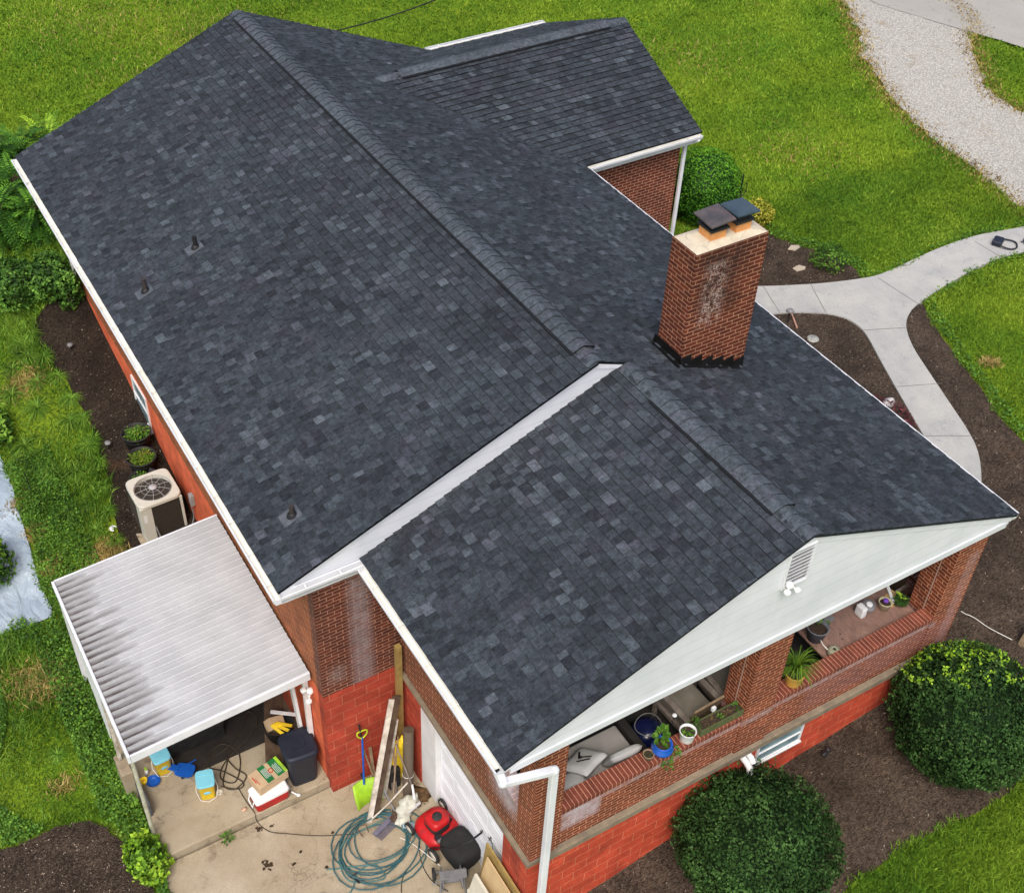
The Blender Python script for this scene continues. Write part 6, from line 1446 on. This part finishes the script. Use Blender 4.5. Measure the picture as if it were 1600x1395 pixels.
for i, (px, py, r_, n, lab) in enumerate(((30, 455, .55, 3800, 'low leafy green bush at the left edge of the back bed'), (85, 445, .45, 3000, 'low leafy green bush at the foot of the white downspout'), (110, 462, .3, 1300, 'small leafy bush against the back wall'))):
    p = gr(px, py+10); shrub('leafy_bush', lab, 'bush', (p.x, p.y, p.z+.35), (r_, r_*1.1, .5), n, .075, M_leafd, 40+i, base=p.z, lump=.25, core=False, group='leafy bushes in the back bed', tonef=lambda P, d, t: np.clip(t, 0, 1))
# leafy weeds beside the patio step and the tomato-like plant on the tarp edge
p = gr(232, 1350); shrub('weed_clump', 'bright leafy weed clump at the corner of the patio step', 'weeds', (p.x, p.y, p.z+.2), (.3, .42, .28), 1500, .085, M_lime_leaf, 50, base=p.z, lump=.3, core=False, tonef=lambda P, d, t: np.clip(t-.1, 0, 1))
p = at(356, 1311, 2, -5.26); mb = MB(); plant_leaves(mb, p, .09, .1, 40, .06, 3, tone=(.2, .8)); tag(mb.build('small_weed', M_leafg), 'small weed growing from the patio step joint', 'weed')
p = gr(2, 900); shrub('tarp_plant', 'dark leafy plant standing on the grey sheet at the left edge', 'plant', (p.x-.05, p.y+.1, p.z+.35), (.32, .5, .4), 1400, .09, M_leafg, 52, base=p.z, lump=.35, core=False)
p = gr(0, 680); shrub('tall_weed', 'dark leafy weed at the left edge above the grey sheet', 'weeds', (p.x, p.y, p.z+.25), (.3, .5, .3), 1000, .08, M_leafg, 53, base=p.z, lump=.35, core=False)
# thin black fence stakes in the grass
for i, (a, b, lab) in enumerate((((0, 640), (12, 676), 'black wire stake at the left picture edge'), ((38, 738), (52, 775), 'black wire stake in the tall grass beside the sheet'))):
    p = gr(*b); q = gr(*a); mb = MB(); mb.tube([(p.x, p.y, p.z), (p.x-.02, p.y+.05, p.z+.55)], .009, 6); tag(mb.build('garden_stake', M_black), lab, 'stake', 'garden stakes by the sheet')

# tarp
def tarp_mesh():
    s = NT('weed_sheet'); c = s.mix(s.ramp(s.noise(1.2, 4), (.35, 0.), (.65, 1.)), (.25, .31, .37), (.34, .41, .47)); c = s.mix(s.ramp(s.noise(3, 6, rough=.8), (.6, 0.), (.72, .6)), c, (.12, .11, .09))
    h = s.noise(2.6, 5, s.map(s.coord(), scale=(1, .6, 1)), rough=.5, dist=1.6)
    return s.out(c, .35, s.bump(h, 1., .12), .5)
o = patch('ground_sheet', tarp, tarp_mesh(), .05, .08, .03, lump=.05, kind=None); tag(o, 'wrinkled grey blue weed sheet pegged on the ground at the left edge', 'ground sheet')

# ---------------- grass and ground cover (uncountable)
def scatter(n, x0, x1, y0, y1, rs): return rs.uniform(x0, x1, n), rs.uniform(y0, y1, n)
def project(P):
    d = P-CAM; z = d @ CF; return PPX+FPX*(d @ CR)/z, PPY-FPX*(d @ CU)/z
beds = [bedA, bedB, bedC, bedL, bedM, walk, gravel, road, tarp]
def fnoise(x, y, s_, seed):
    rs = np.random.RandomState(seed); v = np.zeros_like(x)
    for k in range(7):
        a = rs.uniform(0, 6.28); f = s_*rs.uniform(.6, 1.7); v += np.sin((x*math.cos(a)+y*math.sin(a))*f+rs.uniform(0, 6.28))
    return v/7*1.9
def lawn_points(n, x0, x1, y0, y1, seed, shrink=0., vis=True, allow=()):
    rs = np.random.RandomState(seed); x, y = scatter(n, x0, x1, y0, y1, rs); z = gz_np(x, y)
    px, py = project(np.stack([x, y, z], -1)); k = (px > -40) & (px < 1640) & (py > -40) & (py < 1440)
    x, y, z = x[k], y[k], z[k]
    jx = x+.10*fnoise(x, y, 5, 3)+rs.normal(scale=.035, size=len(x)); jy = y+.10*fnoise(x, y, 5, 4)+rs.normal(scale=.035, size=len(x))
    k = np.ones(len(x), bool)
    for i, b in enumerate(beds):
        if i in allow: continue
        k &= ~inside(b, jx, jy)
    k &= ~((x > -4.4) & (x < 4.7) & (y > .1) & (y < 16.3)) & ~((x > 4.5) & (x < 7.5) & (y > 11.1) & (y < 16.7))
    k &= ~((x > -7.16) & (x < -4) & (y > 1) & (y < 8.3)) & ~((x > -7.5) & (x < -2.8) & (y < 3.95) & (x > -7.2-.05*(3.9-y)))
    return x[k], y[k], z[k], rs
def grass_mesh(name, x, y, z, rs, h, w_, tonef, mat, lean=.5, hvar=.4, extra=0.):
    n = len(x); a = rs.uniform(0, 2*PI, n); hh = h*(1+hvar*rs.normal(size=n)).clip(.35, 2.2) if np.isscalar(h) else h
    b = rs.uniform(0, 2*PI, n); l = lean*rs.uniform(.2, 1, n)*hh
    P = np.stack([x, y, z], -1); s_ = np.stack([np.cos(a), np.sin(a), np.zeros(n)], -1)*(w_*rs.uniform(.7, 1.3, n))[:, None]/2
    d = np.stack([np.cos(b)*l, np.sin(b)*l, hh], -1)
    m_ = P+d*np.array([.35, .35, .62]); tip = P+d
    V = np.stack([P-s_, P+s_, m_+s_*.8, tip, m_-s_*.8], 1).reshape(-1, 3)
    i = np.arange(n)*5; F = np.stack([i, i+1, i+2, i+4], 1); F2 = np.stack([i+4, i+2, i+3, i+3], 1)
    # two faces per blade: quad + tip as quads (degenerate avoided by triangles)
    F3 = np.stack([i+4, i+2, i+3], 1); t = tonef(x, y, rs)
    allF = np.concatenate([F.ravel(), F3.ravel()]); me = bpy.data.meshes.new(name)
    me.vertices.add(len(V)); me.vertices.foreach_set('co', V.astype(np.float32).ravel()); me.loops.add(len(allF)); me.loops.foreach_set('vertex_index', allF.astype(np.int32))
    me.polygons.add(2*n); ls = np.concatenate([np.arange(n)*4, 4*n+np.arange(n)*3]).astype(np.int32); me.polygons.foreach_set('loop_start', ls)
    me.polygons.foreach_set('loop_total', np.concatenate([np.full(n, 4), np.full(n, 3)]).astype(np.int32)); me.update(calc_edges=True)
    at_ = me.attributes.new('tone', 'FLOAT', 'FACE'); at_.data.foreach_set('value', np.concatenate([t, t]).astype(np.float32)); me.materials.append(mat)
    o = bpy.data.objects.new(name, me); COL.objects.link(o); o['kind'] = 'stuff'; return o
def mat_lawnblade():
    s = NT('lawn_blade'); t = s.attr()
    g = s.ramp(s.noise(.28, 4, rough=.65), (.35, 0.), (.65, 1.))
    a = s.ramp(t, (0., (.022, .065, .006)), (.5, (.078, .19, .012)), (1., (.19, .34, .035)))
    b = s.ramp(t, (0., (.05, .105, .006)), (.5, (.18, .29, .016)), (1., (.38, .45, .05)))
    c = s.mix(g, a, b)
    c = s.mix(s.ramp(s.noise(.9, 6, rough=.75), (.63, 0.), (.76, .55)), c, (.26, .21, .07))
    return s.out(c, .75, None, .15)
M_lb = mat_lawnblade()
def tf(x, y, rs): return np.clip(.45+.16*fnoise(x, y, 1.1, 21)+.12*fnoise(x, y, 4.5, 22)+rs.normal(scale=.17, size=len(x)), 0, 1)
x, y, z, rs = lawn_points(900000, -16, 28, 7, 40, 1)
k = (x > 4.5) | (y > 16); grass_mesh('lawn_grass', x[k], y[k], z[k]-.005, rs, .055, .028, tf, M_lb, 1.2)
x, y, z, rs = lawn_points(420000, 4.5, 17, -4, 12, 2)
grass_mesh('lawn_grass', x, y, z-.005, rs, .05, .016, tf, M_lb, 1.2)
# near front lawn corner, longer glossy blades
x, y, z, rs = lawn_points(260000, .5, 7.5, -6, 1, 3); grass_mesh('lawn_grass', x, y, z, rs, .065, .015, tf, M_lb, 1.4)
M_rank = mat_leaf('rank_blade', (.018, .05, .004), (.07, .17, .012), (.24, .38, .05), .6)
# back strip: rank long grass
x, y, z, rs = lawn_points(300000, -12, -3, 2, 22, 4)
nz_ = fnoise(x, y, 1.5, 31); k = (y > 3)
long_ = np.clip(.10+.09*nz_+.05*fnoise(x, y, .7, 33), .04, .3)*np.where(y < 8.6, .6, 1.25)
grass_mesh('rank_grass', x[k], y[k], z[k]-.01, rs, (long_*rs.uniform(.6, 1.3, len(x)))[k], .014, lambda x, y, rs: np.clip(.48+.3*fnoise(x, y, 1.3, 35)+.15*fnoise(x, y, 4, 36)+rs.normal(scale=.2, size=len(x)), 0, 1), M_rank, 1.2)
for i, (px, py, r_, n) in enumerate(((55, 1065, .28, 1500), (150, 1068, .12, 500), (75, 1075, .2, 900), (100, 1230, .14, 200), (165, 870, .18, 1500), (40, 600, .22, 900), (30, 790, .12, 700), (60, 830, .12, 700), (80, 890, .12, 600), (1545, 568, .1, 300), (150, 30, 1.5, 1100), (330, 55, 1.2, 900), (250, 120, 1.1, 700), (1080, 90, .9, 450), (1240, 240, .8, 400))):
    q = gr(px, py); rs = np.random.RandomState(60+i); X_ = q.x+rs.normal(scale=r_, size=n); Y_ = q.y+rs.normal(scale=r_*.8, size=n)
    if i < 9: k = ~((X_ > -7.3) & (Y_ < 8)); X_, Y_ = X_[k], Y_[k]
    dryx = np.concatenate([dryx, X_]) if i else X_; dryy = np.concatenate([dryy, Y_]) if i else Y_
grass_mesh('dry_grass', dryx, dryy, gz_np(dryx, dryy)+.01, np.random.RandomState(99), .07, .018, lambda x, y, rs: rs.uniform(.3, 1, len(x)), M_dry, 1.6)
# arching tussocks
mb = MB(); rr = random.Random(4)
for (px, py, L) in ((60, 640, .55), (40, 700, .5), (110, 660, .45), (85, 740, .45), (60, 600, .4), (120, 740, .4), (140, 700, .38), (45, 560, .4), (110, 800, .35), (20, 620, .5), (135, 790, .32), (150, 830, .3), (30, 1130, .25), (90, 1180, .25), (140, 1080, .25), (60, 1060, .25), (50, 525, .35), (70, 560, .35), (92, 590, .35), (112, 625, .38), (130, 655, .35), (145, 690, .3), (155, 725, .3), (163, 760, .28), (170, 800, .28), (180, 845, .28), (30, 540, .4), (20, 580, .4)):
    p = gr(px, py); blades(mb, p, 150, L, .012, px, .9, (.2, .9), .9)
tag(mb.build('grass_tussocks', M_rank), kind='stuff')
# broad-leaf ground cover left of patio and along edges
x, y, z, rs = lawn_points(120000, -11, -6.2, 1, 12.5, 6)
m_ = (fnoise(x, y, 1.6, 41) > .0) | (x > -7.75)
x, y, z = x[m_], y[m_], z[m_]; n = len(x)
hh = rs.uniform(.02, .15, n)*np.where(x > -7.9, 1.3, .8); P = np.stack([x, y, z+hh], -1); nr = np.stack([rs.normal(scale=.5, size=n), rs.normal(scale=.5, size=n), np.ones(n)], -1)
V, F = leaf_quads(P, nr, .045, rs, .75); o = np_mesh('ground_cover', V, F, np.clip(rs.normal(.5, .22, n)+.15*fnoise(x, y, 2, 42), 0, 1), M_leafg); o['kind'] = 'stuff'
# clover-like edge leaves along the walk and beds at right
x, y, z, rs = lawn_points(120000, 5, 17, -3, 13, 8)
def near_edge(poly, x, y, dist):
    m_ = np.zeros(len(x), bool)
    for ax, ay in densify(poly, .12): m_ |= ((x-ax)**2+(y-ay)**2) < dist**2
    return m_
k = near_edge(bedB, x, y, .28) | near_edge(bedC, x, y, .3) | near_edge(walk, x, y, .14); x, y, z = x[k], y[k], z[k]; n = len(x)
V, F = leaf_quads(np.stack([x, y, z+rs.uniform(.02, .09, n)], -1), np.stack([rs.normal(scale=.5, size=n), rs.normal(scale=.5, size=n), np.ones(n)], -1), .05, rs, .8)
o = np_mesh('edge_clover', V, F, np.clip(rs.normal(.55, .2, n), 0, 1), M_leafg); o['kind'] = 'stuff'
# grass tufts on the gravel margins and verge
rs = np.random.RandomState(10); pl = densify(gravel, .1); idx = rs.randint(0, len(pl), 16000); P = np.array(pl)[idx]+rs.normal(scale=.22, size=(16000, 2))
z = gz_np(P[:, 0], P[:, 1]); px, py = project(np.stack([P[:, 0], P[:, 1], z], -1)); k = (px > 1200) & (px < 1640) & (py > -40) & (py < 420)
grass_mesh('dry_verge_grass', P[k, 0], P[k, 1], z[k], rs, .05, .03, lambda x, y, rs: rs.uniform(0, 1, len(x)), M_dry, 1.3)
# wood chips loose on the beds
rs = np.random.RandomState(12)
def chips(poly, n, seed, size=.035):
    rs = np.random.RandomState(seed); A = np.array(poly); x = rs.uniform(A[:, 0].min(), A[:, 0].max(), n); y = rs.uniform(A[:, 1].min(), A[:, 1].max(), n); k = inside(poly, x, y)
    for b in (walk,): k &= ~inside(b, x, y)
    k &= ~((x > -4.4) & (x < 4.65) & (y > .12) & (y < 16.3))
    x, y = x[k], y[k]; z = gz_np(x, y)+.03; m_ = len(x); V, F = leaf_quads(np.stack([x, y, z+rs.uniform(0, .02, m_)], -1), np.stack([rs.normal(scale=.4, size=m_), rs.normal(scale=.4, size=m_), np.ones(m_)], -1), size, rs, .35); return V, F, m_
Vs = []; Fs = []; b_ = 0
for poly, n, sd_ in ((bedB, 60000, 1), (bedA, 9000, 2), (bedC, 9000, 3), (bedL, 9000, 4), (bedM, 9000, 5)):
    V, F, m_ = chips(poly, n, sd_); Vs.append(V); Fs.append(F+b_); b_ += len(V)
V = np.concatenate(Vs); F = np.concatenate(Fs)
o = np_mesh('mulch_chips', V, F, np.clip(rs.exponential(.22, len(F)), 0, 1), mat_leaf('chip', (.02, .013, .009), (.10, .07, .05), (.42, .34, .26), .9)); o['kind'] = 'stuff'
